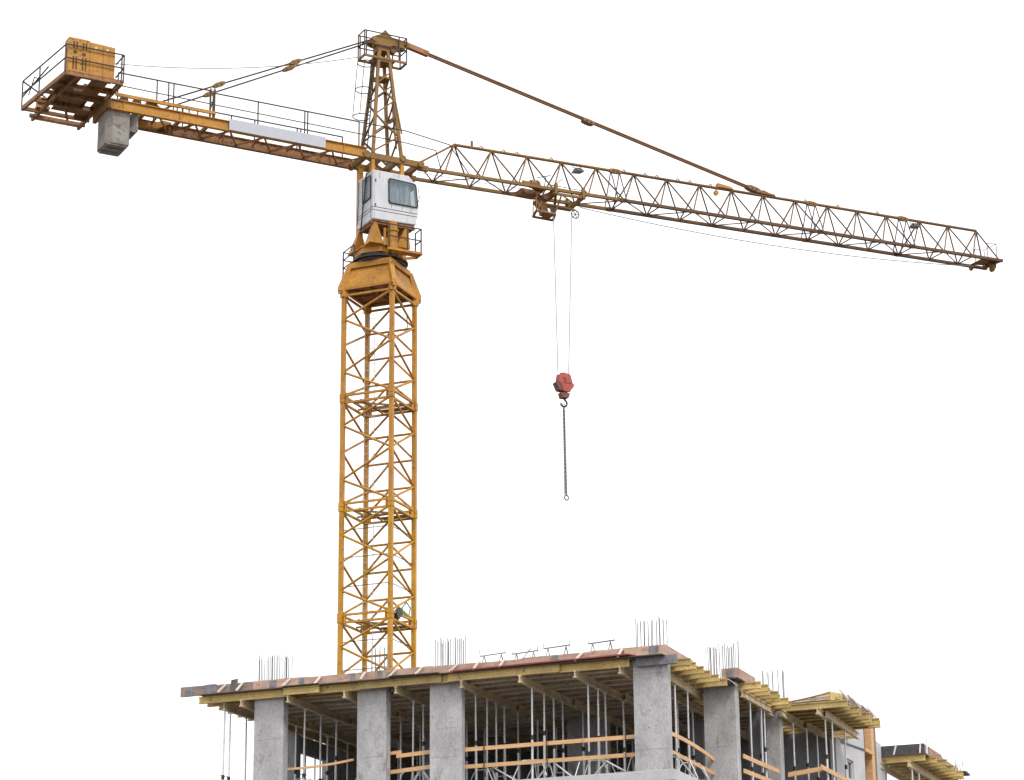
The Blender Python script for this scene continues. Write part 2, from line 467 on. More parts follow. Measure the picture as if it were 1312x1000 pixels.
# red edged sheet lying along the deck edge
MB().hull8([(-5.95, -.33, .0), (-.9, -.36, .03), (-.75, -.06, .03), (-5.6, -.05, .0), (-5.95, -.33, .035), (-.9, -.36, .065), (-.75, -.06, .055), (-5.6, -.05, .03)]).build('plywood_sheet', REDP, FA)
MB().box(-.78, .32, -.06, .06, -.235, .0).build('filler_board', PLATE, FA)
MB().box(-11.0, -9.9, -.33, .0, .001, .02).build('plywood_sheet', PLY, FA)
MB().hull8([(-7.75, -.34, .002), (-6.3, -.34, .002), (-6.3, -.05, .002), (-7.75, -.05, .002), (-7.75, -.36, .03), (-6.3, -.34, .018), (-6.3, -.05, .018), (-7.75, -.05, .018)]).build('plywood_sheet', PLY, FA)

FB = thing(BL, 'slab_formwork', 'slab formwork with stepped yellow beam ends right of the second corner column', 'formwork', (.4, 6, -.43), 'slab formwork bays')
sheets(FB, .03, .85, 3.62, 8.0)
for b, e in ((4.34, 1.28), (4.86, 1.33), (5.4, 1.22), (5.92, 1.30), (6.45, 1.20), (7.0, 1.29), (7.52, 1.21)):
    joist(FB, -1.6, e, b)
bearer(FB, .74, 3.9 + .4, 7.0); bearer(FB, .62, 6.2, 7.72)
bearer(FB, -.6, 4.3, 7.6)
edge_board(FB, (.36, 3.72), (.83, 3.72), .0, .28)
edge_board(FB, (.82, 3.745), (.82, 5.3), .0, .28)
edge_board(FB, (.82, 5.31), (.82, 7.6), .0, .2, BOARDG)
plate(FB, .5, 3.70, .2, .03, .25)
# bent sheet capping the second corner column
cap = MB()
pr = []
for i in range(9):
    t = i / 8
    pr.append((.22 + .52 * t, .0 + .02 - .17 * max(0, t - .35) ** 2 * 2.4))
pts = [(x, 3.62, z) for x, z in pr] + [(x, 3.62, z - .025) for x, z in pr[::-1]]
cap.prism(pts, (0, .34, 0)).build('plywood_sheet', CONCL, FB)
MB().box(.06, .62, 3.66, 3.90, -.16, -.03).build('filler_board', PLY, FB)

FC = thing(BL, 'slab_formwork', 'jutting slab formwork bay with fanned yellow beam ends before the rear wall', 'formwork', (1.4, 10, -.43), 'slab formwork bays')
sheets(FC, .2, 2.5, 8.02, 12.0)
FCJ = ((8.05, 2.72), (8.6, 2.64), (9.15, 2.78), (9.7, 2.68), (10.25, 2.80), (10.8, 2.70), (11.3, 2.82), (11.8, 2.72))
for b, e in FCJ:
    joist(FC, .1 if b < 8.3 else -.3, e, b, random.uniform(-.004, .0))
for b, e in ((12.3, 1.5), (12.65, 1.56), (13.0, 1.62)): joist(FC, -.4, e, b, -.05)
bearer(FC, .88, 7.6, 10.4); bearer(FC, .97, 9.9, 12.2)
bearer(FC, 1.9, 7.75, 9.0); bearer(FC, 1.99, 8.35, 12.4, -.12)
bearer(FC, .55, 7.2, 7.75)
# warped top sheet rising to the right, and the ragged edge boards
n = 10
ws = MB()
top = [(.35 + 1.83 * k / n, .02 + .22 * (k / n) ** 1.7) for k in range(n + 1)]
ws.prism([(x, 8.1, z) for x, z in top] + [(2.18, 8.1, .003), (.35, 8.1, .003)], (0, 1.2, 0)).build('sheet_stack', HB, FC)
ws = MB()
ws.prism([(x, 8.06, z + .003) for x, z in top] + [(x + .02, 8.06, z + .022) for x, z in top[::-1]], (0, 1.24, 0)).build('plywood_sheet', WEDGE, FC)
for x0_, x1_, z in ((1.2, 2.17, .03), (1.55, 2.17, .075), (1.8, 2.19, .12)):
    member(FC, 'packing_batten', (x0_, 8.075, z), (x1_, 8.075, z + .015), .04, HBW, .028)
edge_board(FC, (2.2, 8.1), (2.42, 8.6), .0, .27, HB)
edge_board(FC, (2.44, 8.62), (2.46, 10.1), .0, .26, BOARDG)
edge_board(FC, (2.46, 10.12), (2.46, 12.0), .0, .25, BOARDG)
for b in (8.2, 8.4, 8.7, 9.1, 9.6, 10.2, 10.7, 11.3):
    member(FC, 'wedge_strut', (2.72, b, .0), (2.46, b + .02, .27 + random.uniform(-.02, .06)), .05, WEDGE if random.random() < .6 else BOARDG, .04)

FE = thing(BL, 'slab_formwork', 'far slab formwork with black panel edge at the right end of the building', 'formwork', (1.5, 20.8, -.43), 'slab formwork bays')
sheets(FE, .9, 2.5, 18.4, 23.4)
for b, e in ((18.45, 2.5), (19.05, 2.74), (19.7, 2.92), (20.3, 2.74), (20.95, 2.86), (21.6, 2.78), (22.25, 2.86), (22.8, 2.78), (23.4, 2.45)):
    joist(FE, 1.0, e, b)
bearer(FE, 1.08, 18.1, 22.5); bearer(FE, 2.02, 18.1, 23.4)
member(FE, 'edge_board', (1.0, 18.42, .17), (2.5, 18.42, .17), .03, BLACKP, .32)
MB().box(.96, 2.54, 18.3, 18.44, -.02, .012).build('edge_board', PLY, FE)
edge_board(FE, (2.5, 18.44), (2.5, 20.6), .0, .30, BOARD)
edge_board(FE, (2.5, 20.61), (2.5, 23.3), .0, .22, BOARD)
for a, da in ((1.5, .08), (2.36, .02)):
    member(FE, 'wedge_strut', (a, 18.36, .01), (a + da, 18.40, .31), .05, WHITES, .03)
for b in (18.9, 19.3, 19.7, 20.1, 20.5): member(FE, 'wedge_strut', (2.64, b, .0), (2.53, b, .28), .05, BOARD, .05)
MB().hull8([(2.4, 22.7, .002), (2.84, 22.9, .002), (2.80, 23.7, .002), (2.4, 23.6, .002), (2.4, 22.7, .03), (2.86, 22.9, .06), (2.82, 23.7, .06), (2.4, 23.6, .03)]).build('plywood_sheet', BLACKP, FE)
member(FE, 'guard_post', (2.56, 18.5, .0), (2.56, 18.5, .48), .05, GALV)
member(FE, 'handrail', (1.02, 18.5, .4), (.75, 16.9, .5), .03, DARK)

# ------------------------------------------------------------------ steel props
ORD = ['first', 'second', 'third', 'fourth', 'fifth', 'sixth', 'seventh', 'eighth', 'ninth', 'tenth', 'eleventh', 'twelfth']
ZP = ZB - JH / 2
def make_prop(base, label, tripod, ch_=1.42):
    o = thing(BL, 'steel_prop', label, 'prop', base, 'steel props under the formwork')
    x, y, z = base
    hz = FLOOR + ch_
    MB().tube((x, y, FLOOR + .008), (x, y, hz), .034, n=10).build('outer_tube', GALV, o)
    MB().tube((x, y, hz), (x, y, ZP - .008), .026, n=10).build('inner_tube', GALV, o)
    c = MB().tube((x, y, hz - .09), (x, y, hz + .03), .046, n=10).build('collar', DARK, o)
    MB().tube((x - .1, y - .03, hz - .02), (x + .12, y + .02, hz + .03), .012, n=6).build('handle', DARK, c)
    MB().box(x - .07, x + .07, y - .07, y + .07, ZP - .008, ZP - .001).build('head_plate', GALV, o)
    MB().box(x - .07, x + .07, y - .07, y + .07, FLOOR + .001, FLOOR + .008).build('base_plate', GALV, o)
    if tripod:
        for an in (20, 140, 260):
            dx, dy = math.cos(R(an)), math.sin(R(an))
            pts = [(x + dx * .05, y + dy * .05, FLOOR + .62), (x + dx * .26, y + dy * .26, FLOOR + .60), (x + dx * .36, y + dy * .36, FLOOR + .50), (x + dx * .58, y + dy * .58, FLOOR + .012)]
            MB().path(pts, .014).build('tripod_leg', GALV, o)
    return o
PROPS = {(t, h): make_prop((0, 0, FLOOR), '', t, h) for t in (False, True) for h in (.72, 1.25, 1.5)}
used = set()
def place_prop(a, b, label, tripod=False, h=None):
    src = PROPS[(tripod, h or random.choice((.72, 1.25, 1.5)))]
    o = src if src not in used else copy_tree(src)
    used.add(src)
    o.matrix_world = BL.m @ M.Translation((a, b, FLOOR)) @ M.Rotation(R(random.uniform(0, 360)), 4, 'Z') @ M.Rotation(R(random.uniform(-.5, .5)), 4, 'X')
    o['label'] = label
front = {0: (.12, .46, 1.44), 1: (3.18, 5.16), 2: (.84, 1.86, 2.86, 4.2), 3: (1.3, 2.4, 3.56, 4.8), 4: (.98, 1.7, 3.2, 4.6), 5: (.84, 1.58, 2.28, 2.9, 3.9),
         6: (.64, 1.52, 2.26, 2.96, 4.4), 7: (.76, 1.5, 2.14, 3.56), 8: (1.2, 2.6, 4.3)}
for i, bs in front.items():
    bs = list(bs)
    b = bs[-1] + 1.35
    while i and b < 9.5:
        bs.append(b); b += 1.45
    for k, b in enumerate(bs):
        if i == 1: lab = f'galvanised steel prop, {ORD[k]} in from the leftmost column, seen just right of it'
        elif i == 0: lab = ('thin steel prop outside the leftmost column, ' + ('farthest left', 'middle of three', 'nearest the column')[k])
        else: lab = f'galvanised steel prop {ORD[k]} in from the front under {ORD[i - 2]} beam right of leftmost column'
        off = .05 if 3.9 < b < 7.9 else 0
        place_prop(BE[i] + off, b, lab, tripod=(i >= 2 and k in (0, 1, 3)), h=None if i else .72)
for k, b in enumerate((1.8, 2.92)):
    place_prop(-.3 - .05 * b / 2, b, f'steel prop {ORD[k]} from the corner column in the gap beside it', tripod=True)
for k, (a, b) in enumerate(((.72, 5.1), (.7, 6.18))):
    place_prop(a, b, f'steel prop {ORD[k]} right of the second corner column behind pine rails')
for k, (a, b) in enumerate(((.88, 5.9), (.9, 6.3), (.9, 8.74), (.97, 9.9), (.97, 11.04))):
    place_prop(a if b > 7 else .66, b if b > 7 else b + .35, ('left of a close pair of steel props before the third right column', 'right of a close pair of steel props before the third right column',
               'steel prop just right of the third right column under the jutting bay', 'middle steel prop before the dark wall under the jutting bay',
               'steel prop at the right end of the dark wall under the jutting bay')[k])
for k, (a, b) in enumerate(((1.9, 8.62), (1.95, 9.08), (1.9, 10.68))):
    place_prop(a, b, ('bright steel prop left of the pair under the outer beam of the jutting bay', 'bright steel prop right of the pair under the outer beam of the jutting bay',
                      'steel prop standing against the pale windowed wall on the right')[k])
for k, (a, b) in enumerate(((2.02, 18.6), (2.02, 19.5), (1.08, 19.0))):
    place_prop(a, b, ('front steel prop under the far black edged formwork', 'rear steel prop under the far black edged formwork', 'steel prop beside the far left wall under the black edged formwork')[k])

for k, bb in enumerate((5.6, 6.25, 6.9)):
    place_prop(-13.55, bb, f'steel prop in the bright gap behind the leftmost column, {ORD[k]} from the left', h=.72)
for o in PROPS.values():
    if o not in used:
        for c_ in list(o.children_recursive) + [o]: bpy.data.objects.remove(c_)

# ------------------------------------------------------------------ guard planks
def plank(p, q, h, label, t=.03, droop=0):
    p, q = V(p), V(q)
    o = thing(BL, 'guard_plank', label, 'plank', p, 'pine guard planks')
    b = MB()
    n = 4
    ax = (q - p).normalized(); nr = V((-ax.y, ax.x, 0)).normalized() * t
    pts = [p.lerp(q, i / n) + V((0, 0, -droop * 4 * (i / n) * (1 - i / n))) for i in range(n + 1)]
    for s, e in zip(pts, pts[1:]):
        b.hull8([s - V((0, 0, h / 2)), e - V((0, 0, h / 2)), e + nr - V((0, 0, h / 2)), s + nr - V((0, 0, h / 2)),
                 s + V((0, 0, h / 2)), e + V((0, 0, h / 2)), e + nr + V((0, 0, h / 2)), s + nr + V((0, 0, h / 2))])
    me_o = b.build('board', PLANK, o)
    return o
plank((-11.35, .42, -2.14), (-9.15, .42, -2.02), .06, 'thin sagging pine batten between the two left columns', .05, .05)
plank((-8.1, .43, -1.93), (-7.72, .43, -1.91), .09, 'short stub of pine plank right of the second column from left')
plank((-7.84, .36, -2.03), (-6.7, .34, -1.98), .105, 'upper pine guard plank between the second and third columns')
plank((-8.1, .43, -2.44), (-6.7, .34, -2.38), .105, 'lower pine guard plank between the second and third columns')
plank((-5.86, .33, -2.0), (-.85, .37, -1.99), .105, 'long upper pine guard plank left of the corner column')
plank((-5.86, .33, -2.46), (-.85, .37, -2.46), .105, 'long lower pine guard plank left of the corner column')
plank((.0, .36, -1.98), (.0, 4.0, -2.13), .105, 'upper pine guard plank right of the corner column', .03, -.05)
plank((.0, .36, -2.46), (.0, 4.0, -2.52), .105, 'lower pine guard plank right of the corner column')
plank((.75, 4.25, -2.05), (.75, 7.68, -1.99), .12, 'upper pine guard plank right of the second corner column')
plank((.75, 4.25, -2.45), (.75, 7.68, -2.36), .12, 'lower pine guard plank right of the second corner column')
plank((.90, 8.0, -2.04), (1.98, 8.0, -1.93), .13, 'short front guard plank under the jutting bay')
plank((2.0, 7.6, -1.94), (2.0, 11.6, -1.95), .13, 'side guard plank running back under the jutting bay')

# ------------------------------------------------------------------ brace poles and rail posts behind the planks
def brace(p, q, label):
    o = thing(BL, 'brace_pole', label, 'brace pole', p, 'pale diagonal brace poles')
    MB().tube(p, q, .022, n=8).build('pole', WHITES, o)
    MB().box(p[0] - .06, p[0] + .06, p[1] - .06, p[1] + .06, p[2] - .012, p[2] + .01).build('foot_plate', WHITES, o)
for i, (p, q) in enumerate((((-4.3, .55, FLOOR + .01), (-5.05, .40, -2.5)), ((-3.9, .55, FLOOR + .01), (-3.4, .40, -2.5)), ((-2.75, .5, FLOOR + .01), (-3.3, .40, -2.5)), ((-2.3, .55, FLOOR + .01), (-1.75, .42, -2.5)),
                            ((-1.15, .5, FLOOR + .01), (-1.95, .4, -2.5)), ((-.95, .6, FLOOR + .01), (-.6, .6, -2.5)), ((-7.55, .55, FLOOR + .01), (-7.2, .42, -2.5)), ((-6.75, .55, FLOOR + .01), (-7.05, .42, -2.5)),
                            ((.15, 1.75, FLOOR + .01), (.0, .55, -2.45)), ((.15, 3.3, FLOOR + .01), (.02, 2.7, -2.55)))):
    where = ('leftmost, in the wide gap left of the corner column', 'second in the wide gap left of the corner column', 'third in the wide gap left of the corner column',
             'fourth in the wide gap left of the corner column', 'fifth in the wide gap left of the corner column', 'touching the corner column on its left', 'left one between the second and third columns', 'right one between the second and third columns',
             'just right of the corner column', 'left of the second corner column')[i]
    brace(p, q, 'pale diagonal brace pole, ' + where)
for a, lab in ((-5.25, 'left'), (-3.45, 'middle'), (-1.25, 'right')):
    o = thing(BL, 'rail_post', f'thin rusty upright rod holding the long guard planks, {lab} of three', 'rod', (a, .30, FLOOR), 'thin rods holding the guard planks')
    MB().tube((a, .31, FLOOR + .001), (a, .31, -1.62), .014, n=6).build('rod', RAILM, o)

# ------------------------------------------------------------------ starter bars above the columns
def starter(a0, a1, b0, b1, z0, z1, n, label, r=.0125):
    o = thing(BL, 'starter_bars', label, 'rebar', ((a0 + a1) / 2, (b0 + b1) / 2, z0), 'clusters of upright bars above the deck')
    for i in range(n):
        t = (i + .5) / n
        a = a0 + (a1 - a0) * t + random.uniform(-.02, .02)
        b = b0 if i % 2 else b1
        zt = z1 + random.uniform(-.06, .05) + (.1 if random.random() < .1 else 0)
        member(o, 'rebar', (a, b, z0), (a + random.uniform(-.012, .012), b, zt), 2 * r * random.choice((.8, 1, 1.15)), REBAR, kind='tube')
starter(-12.05, -11.0, .16, .36, .001, 1.0, 21, 'upright steel bars above the leftmost column')
starter(-6.65, -5.75, .15, .36, .001, 1.0, 21, 'upright steel bars above the third column right of the crane mast')
starter(-.9, .0, .16, .36, .001, 1.02, 17, 'upright steel bars above the corner column beside the pink board')
starter(-.2, .72, 4.0, 4.25, .001, 1.0, 21, 'upright steel bars above the second corner column')
starter(.2, .95, 7.85, 8.1, .001, .95, 10, 'upright steel bars above the third right column')
starter(-9.75, -9.2, 2.6, 3.0, .001, 1.55, 8, 'upright steel bars seen through the bottom of the crane mast')
starter(-.2, 1.0, 12.2, 12.4, -.43, .72, 6, 'short bar tips poking above the sagging yellow sheet')
starter(2.25, 2.5, 23.7, 24.2, -.5, .55, 5, 'faint bars beyond the far black edged formwork')

# ------------------------------------------------------------------ bar chairs on the deck
def trestle(a0, a1, b, z, label, lean=0):
    o = thing(BL, 'bar_chair', label, 'bar trestle', (a0, b, .001), 'bar chairs standing along the deck edge')
    member(o, 'top_bar', (a0 - .12, b, z), (a1 + .12, b, z + .04), .038, REBAR, kind='tube')
    for a in (a0, a1):
        for s in (-1, 1):
            member(o, 'leg', (a, b, z + .01), (a + s * .11 + lean, b + s * .1, .002), .032, REBAR, kind='tube')
        member(o, 'tie', (a - .06, b - .05, .2), (a + .06, b + .05, .2), .016, REBAR, kind='tube')
    for a in (a0 - .12, a1 + .12):
        member(o, 'hook_tip', (a, b, z + .0), (a - .02, b + .02, z + .16), .02, REBAR, kind='tube')
trestle(-5.35, -4.85, .6, .55, 'bar chair farthest left on the deck, right of the upright bars')
trestle(-4.45, -3.95, .7, .55, 'second bar chair from the left with crossed bars')
trestle(-3.5, -2.98, .6, .6, 'third bar chair from left above the red edged sheet')
trestle(-2.22, -1.72, .6, .62, 'bar chair nearest the corner column')
o = thing(BL, 'steel_offcut', 'bent steel offcut leaning across the second bar chair', 'steel offcut', (-4.4, .5, .001))
MB().path([(-4.6, .45, .3), (-4.35, .5, .12), (-4.1, .55, .5), (-3.95, .5, .62)], .014).build('bar', REBAR, o)
MB().path([(-4.65, .45, .02), (-4.5, .5, .28), (-4.2, .55, .38)], .014).build('bar', REBAR, o)

# ================================================================== TOWER CRANE (frame z is measured from camera height)
crane = thing(CR, 'tower_crane', 'tall ochre lattice tower crane standing behind the unfinished building', 'crane', (0, 0, -1.6))
# the mast has its own yaw; its points are given in mast axes and turned into crane axes
MROT = M.Rotation(R(-22.698 - 27.915), 4, 'Z')
def mp(x, y, z): return MROT @ V((x, y, z))
SEC = 4.17
for k in range(8):
    z1 = 32.27 - SEC * k
    z0 = z1 - SEC
    ring = MB()
    cs = [(-1, -1), (1, -1), (1, 1), (-1, 1)]
    for i in range(4):
        p, q = cs[i], cs[(i + 1) % 4]
        for dz in ((-.16, .12) if k else (-.1,)):
            ring.bar(mp(*p, z1 + dz), mp(*q, z1 + dz), .08, .075)
    if k:
        for x, y in cs:      # flange blocks
            a, b, c, d = [mp(x + dx, y + dy, 0) for dx, dy in ((-.1, -.1), (.1, -.1), (.1, .1), (-.1, .1))]
            for zz0, zz1 in ((z1 - .17, z1 - .008), (z1 + .008, z1 + .17)):
                s = .8
                ring.hull8([V((v.x, v.y, zz0)) for v in (a, b, c, d)] + [V((v.x, v.y, zz1)) for v in (a, b, c, d)])
    if k:
        for x, y in cs:
            for dx, dy in ((.17, 0), (0, .17)):
                ring.bar(mp(x - dx * (1 if x > 0 else -1), y - dy * (1 if y > 0 else -1), z1 - .2), mp(x - dx * (1 if x > 0 else -1), y - dy * (1 if y > 0 else -1), z1 + .22), .05, .09)
    PM = YELB if k >= 2 else YEL
    sec = ring.build('mast_section', PM, crane)
    BASE[sec] = BASE[crane]
    for x, y in cs:
        member(sec, 'leg', mp(x, y, z0), mp(x, y, z1), .155, PM, roll=-50.6)
    def zig(c0, c1, zs):      # zs: list of (which corner, fraction)
        for (s, f), (s2, f2) in zip(zs, zs[1:]):
            a, b = (c0, c1)[s], (c0, c1)[s2]
            member(sec, 'diagonal_brace', mp(*a, z1 - SEC * f), mp(*b, z1 - SEC * f2), .092, PM, kind='tube')
    Lc, Nc, Rc, Bc = cs
    zig(Lc, Nc, [(1, .03), (0, .25), (1, .5), (0, .75), (1, .97)])
    zig(Nc, Rc, [(0, .03), (1, .25), (0, .5), (1, .75), (0, .97)])
    zig(Lc, Bc, [(0, .03), (1, .25), (0, .5), (1, .75), (0, .97)])
    for f in (.03, .25, .5, .75):      # far right face: K bracing under each level
        for q_ in (Bc, Rc):
            member(sec, 'diagonal_brace', mp(0, 1, z1 - SEC * f), mp(*q_, z1 - SEC * min(.97, (.25 if f < .1 else f + .25))), .088, PM, kind='tube')
    for f in (.25, .5, .75):
        zig(Bc, Rc, [(0, f), (1, f)])
    if k in (2, 3):
        for f in (.21, .46, .72):
            for p_, q_ in ((Lc, Nc), (Nc, Rc)):
                member(sec, 'tie_rod', mp(p_[0] * .96, p_[1] * .96, z1 - SEC * f), mp(q_[0] * .96, q_[1] * .96, z1 - SEC * f), .03, RAILM, kind='tube')
    if k:
        rp = MB()
        for x0, x1, y0, y1 in ((-.2, .95, .55, .92),):
            a = [mp(x, y, z1 - .13) for x, y in ((x0, y0), (x1, y0), (x1, y1), (x0, y1))]
            rp.hull8(a + [v + V((0, 0, .03)) for v in a])
        for p_, q_ in (((-.95, -.95), (.95, .5)), ((-.95, .2), (.95, .2)), ((-.95, .55), (-.2, .55)), ((-.3, -.95), (-.3, .95))): rp.bar(mp(*p_, z1 - .1), mp(*q_, z1 - .1), .06)
        rp.build('rest_platform', JIBP, sec)
# ladder up the inside of the far leg
lad = MB()
dl = V((.7071, .7071, 0)) * .2
zt, zb = 31.9, 6.0
for s in (-1, 1):
    o0 = V((-.78, .78, 0)) + dl * s
    lad.bar(mp(o0.x, o0.y, zb), mp(o0.x, o0.y, zt), .02)
z = zb
while z < zt:
    a, b = V((-.78, .78, z)) - dl, V((-.78, .78, z)) + dl
    lad.bar(mp(*a), mp(*b), .016); z += .3
lad.build('mast_ladder', WHITES, crane)
MB().box(-2.4, 2.4, -2.4, 2.4, -1.6, -1.05).build('foundation', CONCL, crane)
# power cable hanging in the mast head, box on third platform
MB().path([mp(.75, .2, 32.2), mp(.95, .4, 31.6), mp(.95, .45, 31.1), mp(.8, .3, 30.75), mp(.55, .1, 30.7), mp(.4, .0, 31.0)], .018).build('hanging_cable', DARK, crane)
for x in (.2, .6): pass
MB().path([mp(.95, .1, 20.2), mp(1.0, .35, 20.45), mp(1.0, .7, 20.3), mp(1.0, .55, 19.95), mp(.95, .15, 20.0), mp(.95, .1, 20.2)], .025).build('cable_reel', GREENM, crane)
MB().bar(mp(1.0, -.55, 19.75), mp(1.0, -.2, 20.0), .16, .3).build('junction_box', DARK, crane)

# ---- transition head of the mast
tr = MB()
def sq(h, z): return [mp(x * h, y * h, z) for x, y in ((-1, -1), (1, -1), (1, 1), (-1, 1))]
a, b = sq(1.09, 32.44), sq(.82, 33.28)
tr.poly(a + b, [(0, 1, 5, 4), (1, 2, 6, 5), (2, 3, 7, 6), (3, 0, 4, 7)])
for i_ in range(4):
    p_, q_ = sq(1.07, 32.40)[i_], sq(1.07, 32.40)[(i_ + 1) % 4]
    tr.bar(p_, q_, .08, .09)
tr.hull8(sq(.88, 33.28) + sq(.88, 33.50))
tr.hull8(sq(.92, 33.26) + sq(.92, 33.285))
th = tr.build('transition_frame', YEL, crane)
MB().hull8(sq(1.03, 32.46) + sq(1.0, 32.50)).build('underside_plate', RUSTY, th)  # dirty plate; its darker brown also paints in the underside shade
ul = MB()
for p_, q_ in (((-1, -1), (1, 1)), ((1, -1), (-1, 1)), ((0, -1), (0, 1)), ((-1, 0), (1, 0))): ul.bar(mp(*p_, 32.42), mp(*q_, 32.42), .06, .07)
ul.build('underside_rib', RUSTY, th)
for x, y in ((-1, -1), (1, -1), (1, 1), (-1, 1)):
    rb = MB()
    p = [(1.17, 32.34), (1.17, 32.5), (.91, 33.4), (.82, 33.4), (.94, 32.5), (.96, 32.34)]
    tx, ty = -y * .06, x * .06
    rb.prism([mp(x * r + tx, y * r + ty, z) for r, z in p], MROT @ V((-2 * tx, -2 * ty, 0)))
    rb.bar(mp(x * 1.13, y * 1.13, 32.24), mp(x * 1.13, y * 1.13, 32.42), .1)
    rb.bar(mp(x * 1.0, y * 1.0, 32.1), mp(x * 1.0, y * 1.0, 32.36), .24)
    rb.build('corner_rib', YEL, th)
MB().tube((0, 0, 33.50), (0, 0, 33.60), .98, n=28).tube((0, 0, 33.60), (0, 0, 33.66), 1.08, n=28).tube((0, 0, 33.66), (0, 0, 33.80), .92, n=28).build('slewing_ring', GREASE, crane)
oc = MB()
def octa(r, z, rx=1.0): return [V((r * rx * math.cos(R(22.5 + 45 * i)), r * math.sin(R(22.5 + 45 * i)), z)) for i in range(8)]
for z0_, r0, z1_, r1 in ((33.80, 1.0, 34.02, 1.0), (34.02, 1.05, 34.06, 1.05)):
    p, q = octa(r0, z0_), octa(r1, z1_)
    oc.poly(p + q, [tuple(range(7, -1, -1)), tuple(range(8, 16))] + [(i, (i + 1) % 8, 8 + (i + 1) % 8, 8 + i) for i in range(8)])
slew = oc.build('slewing_frame', YEL, crane)
for x, y, ax, ay in ((-.60, -.74, -.72, -1.08), (.52, -.70, .62, -1.06), (.62, .6, .62, .45), (-.72, .5, -.80, .12)):
    h, t = .29, .035
    MB().hull8([(x - h, y - h, 34.06), (x + h, y - h, 34.06), (x + h, y + h, 34.06), (x - h, y + h, 34.06),
                (ax - t, ay - t, 34.92), (ax + t, ay - t, 34.92), (ax + t, ay + t, 34.92), (ax - t, ay + t, 34.92)]).build('support_bracket', YEL, slew)
# cab bearers
cbm = MB()
for y in (-1.05, .05): cbm.box(-.85, .95, y - .05, y + .05, 34.80, 34.872)
for x in (-.75, 0, .85): cbm.box(x - .05, x + .05, -1.0, 0, 34.79, 34.871)
cbm.build('cab_bearer', RUSTY, slew)
mo = MB()
mo.tube((.0, -1.12, 33.85), (.0, -1.12, 34.55), .20, n=14).tube((.0, -1.12, 34.55), (.0, -1.12, 34.62), .24, n=14).tube((.0, -1.12, 34.62), (.0, -1.12, 34.92), .19, n=14).tube((.0, -1.12, 34.92), (.0, -1.12, 34.98), .19, .10, n=14)
mo.build('slewing_motor', YEL, crane)
MB().tube((-.28, -1.02, 34.0), (-.28, -1.02, 34.7), .06, n=8).build('brake_cylinder', YEL, crane)
# small service platforms
p1 = MB()
for p_, q_ in (((-.42, -1.7), (.95, -1.7)), ((.95, -1.7), (.95, -1.15)), ((-.42, -1.7), (-.2, -1.0)), ((.3, -1.7), (.3, -1.0)), ((.95, -1.2), (.4, -.8))): p1.bar((*p_, 33.64), (*q_, 33.64), .07, .09)
p1.box(-.1, .9, -1.64, -1.3, 33.62, 33.635)
plR = p1.build('service_platform', YEL, crane)
rl = MB()
for x, y in ((-.4, -1.7), (.92, -1.7), (.92, -1.2), (.35, -1.7)): rl.bar((x, y, 33.66), (x, y, 34.62), .042)
for z in (34.15, 34.62):
    rl.bar((-.4, -1.7, z), (.92, -1.7, z), .036); rl.bar((.92, -1.7, z), (.92, -1.2, z), .036)
rl.build('guard_rail', RAILM, plR)
p2 = MB().box(-1.05, -.55, .1, 1.15, 33.30, 33.33)
p2.box(-1.07, -1.05, .08, 1.17, 33.28, 33.37).bar((-1.0, .3, 33.31), (-.7, .3, 33.85), .05)
plL = p2.build('service_platform', YEL, crane)
rl = MB()
for x, y in ((-1.03, .12), (-1.03, 1.12), (-.6, 1.12)): rl.bar((x, y, 33.3), (x, y, 34.3), .042)
for z in (33.65, 33.98, 34.3):
    rl.bar((-1.03, .12, z), (-1.03, 1.12, z), .034); rl.bar((-1.03, 1.12, z), (-.6, 1.12, z), .034)
rl.build('guard_rail', RAILM, plL)
# column carrying head and jibs beside the cab
for x in (-.62, .62): member(slew, 'post', (x, .55, 34.06), (x, .55, 37.62), .2, YEL)
for x in (-.62, .62): member(slew, 'post', (x, -.60, 36.95), (x, -.60, 37.62), .14, YEL)
for p, q in (((-.62, .55, 35.0), (.62, .55, 37.4)), ((.62, .55, 35.0), (-.62, .55, 37.4)), ((-.62, .55, 36.4), (-.62, -.6, 37.5)), ((.62, .55, 36.4), (.62, -.6, 37.5))):
    member(slew, 'diagonal', p, q, .08, RUSTY)
tb = MB()
for y in (-.62, .62):
    tb.box(-.95, 1.42, y - .08, y + .08, 37.61, 37.84)
    tb.tube((1.38, y - .16, 37.72), (1.38, y + .16, 37.72), .13, n=12)
    tb.tube((-.92, y - .15, 37.72), (-.92, y + .15, 37.72), .15, n=12)
    tb.tube((.62, y - .13, 37.82), (.62, y + .13, 37.82), .13, n=12)
for x in (-.9, -.3, .4, 1.3): tb.box(x - .08, x + .08, -.53, .53, 37.60, 37.82)
tb.bar((-.9, -.5, 37.7), (.4, .5, 37.7), .08); tb.bar((.4, -.5, 37.7), (1.3, .5, 37.7), .08)
tb.build('jib_seat', JIBP, crane)

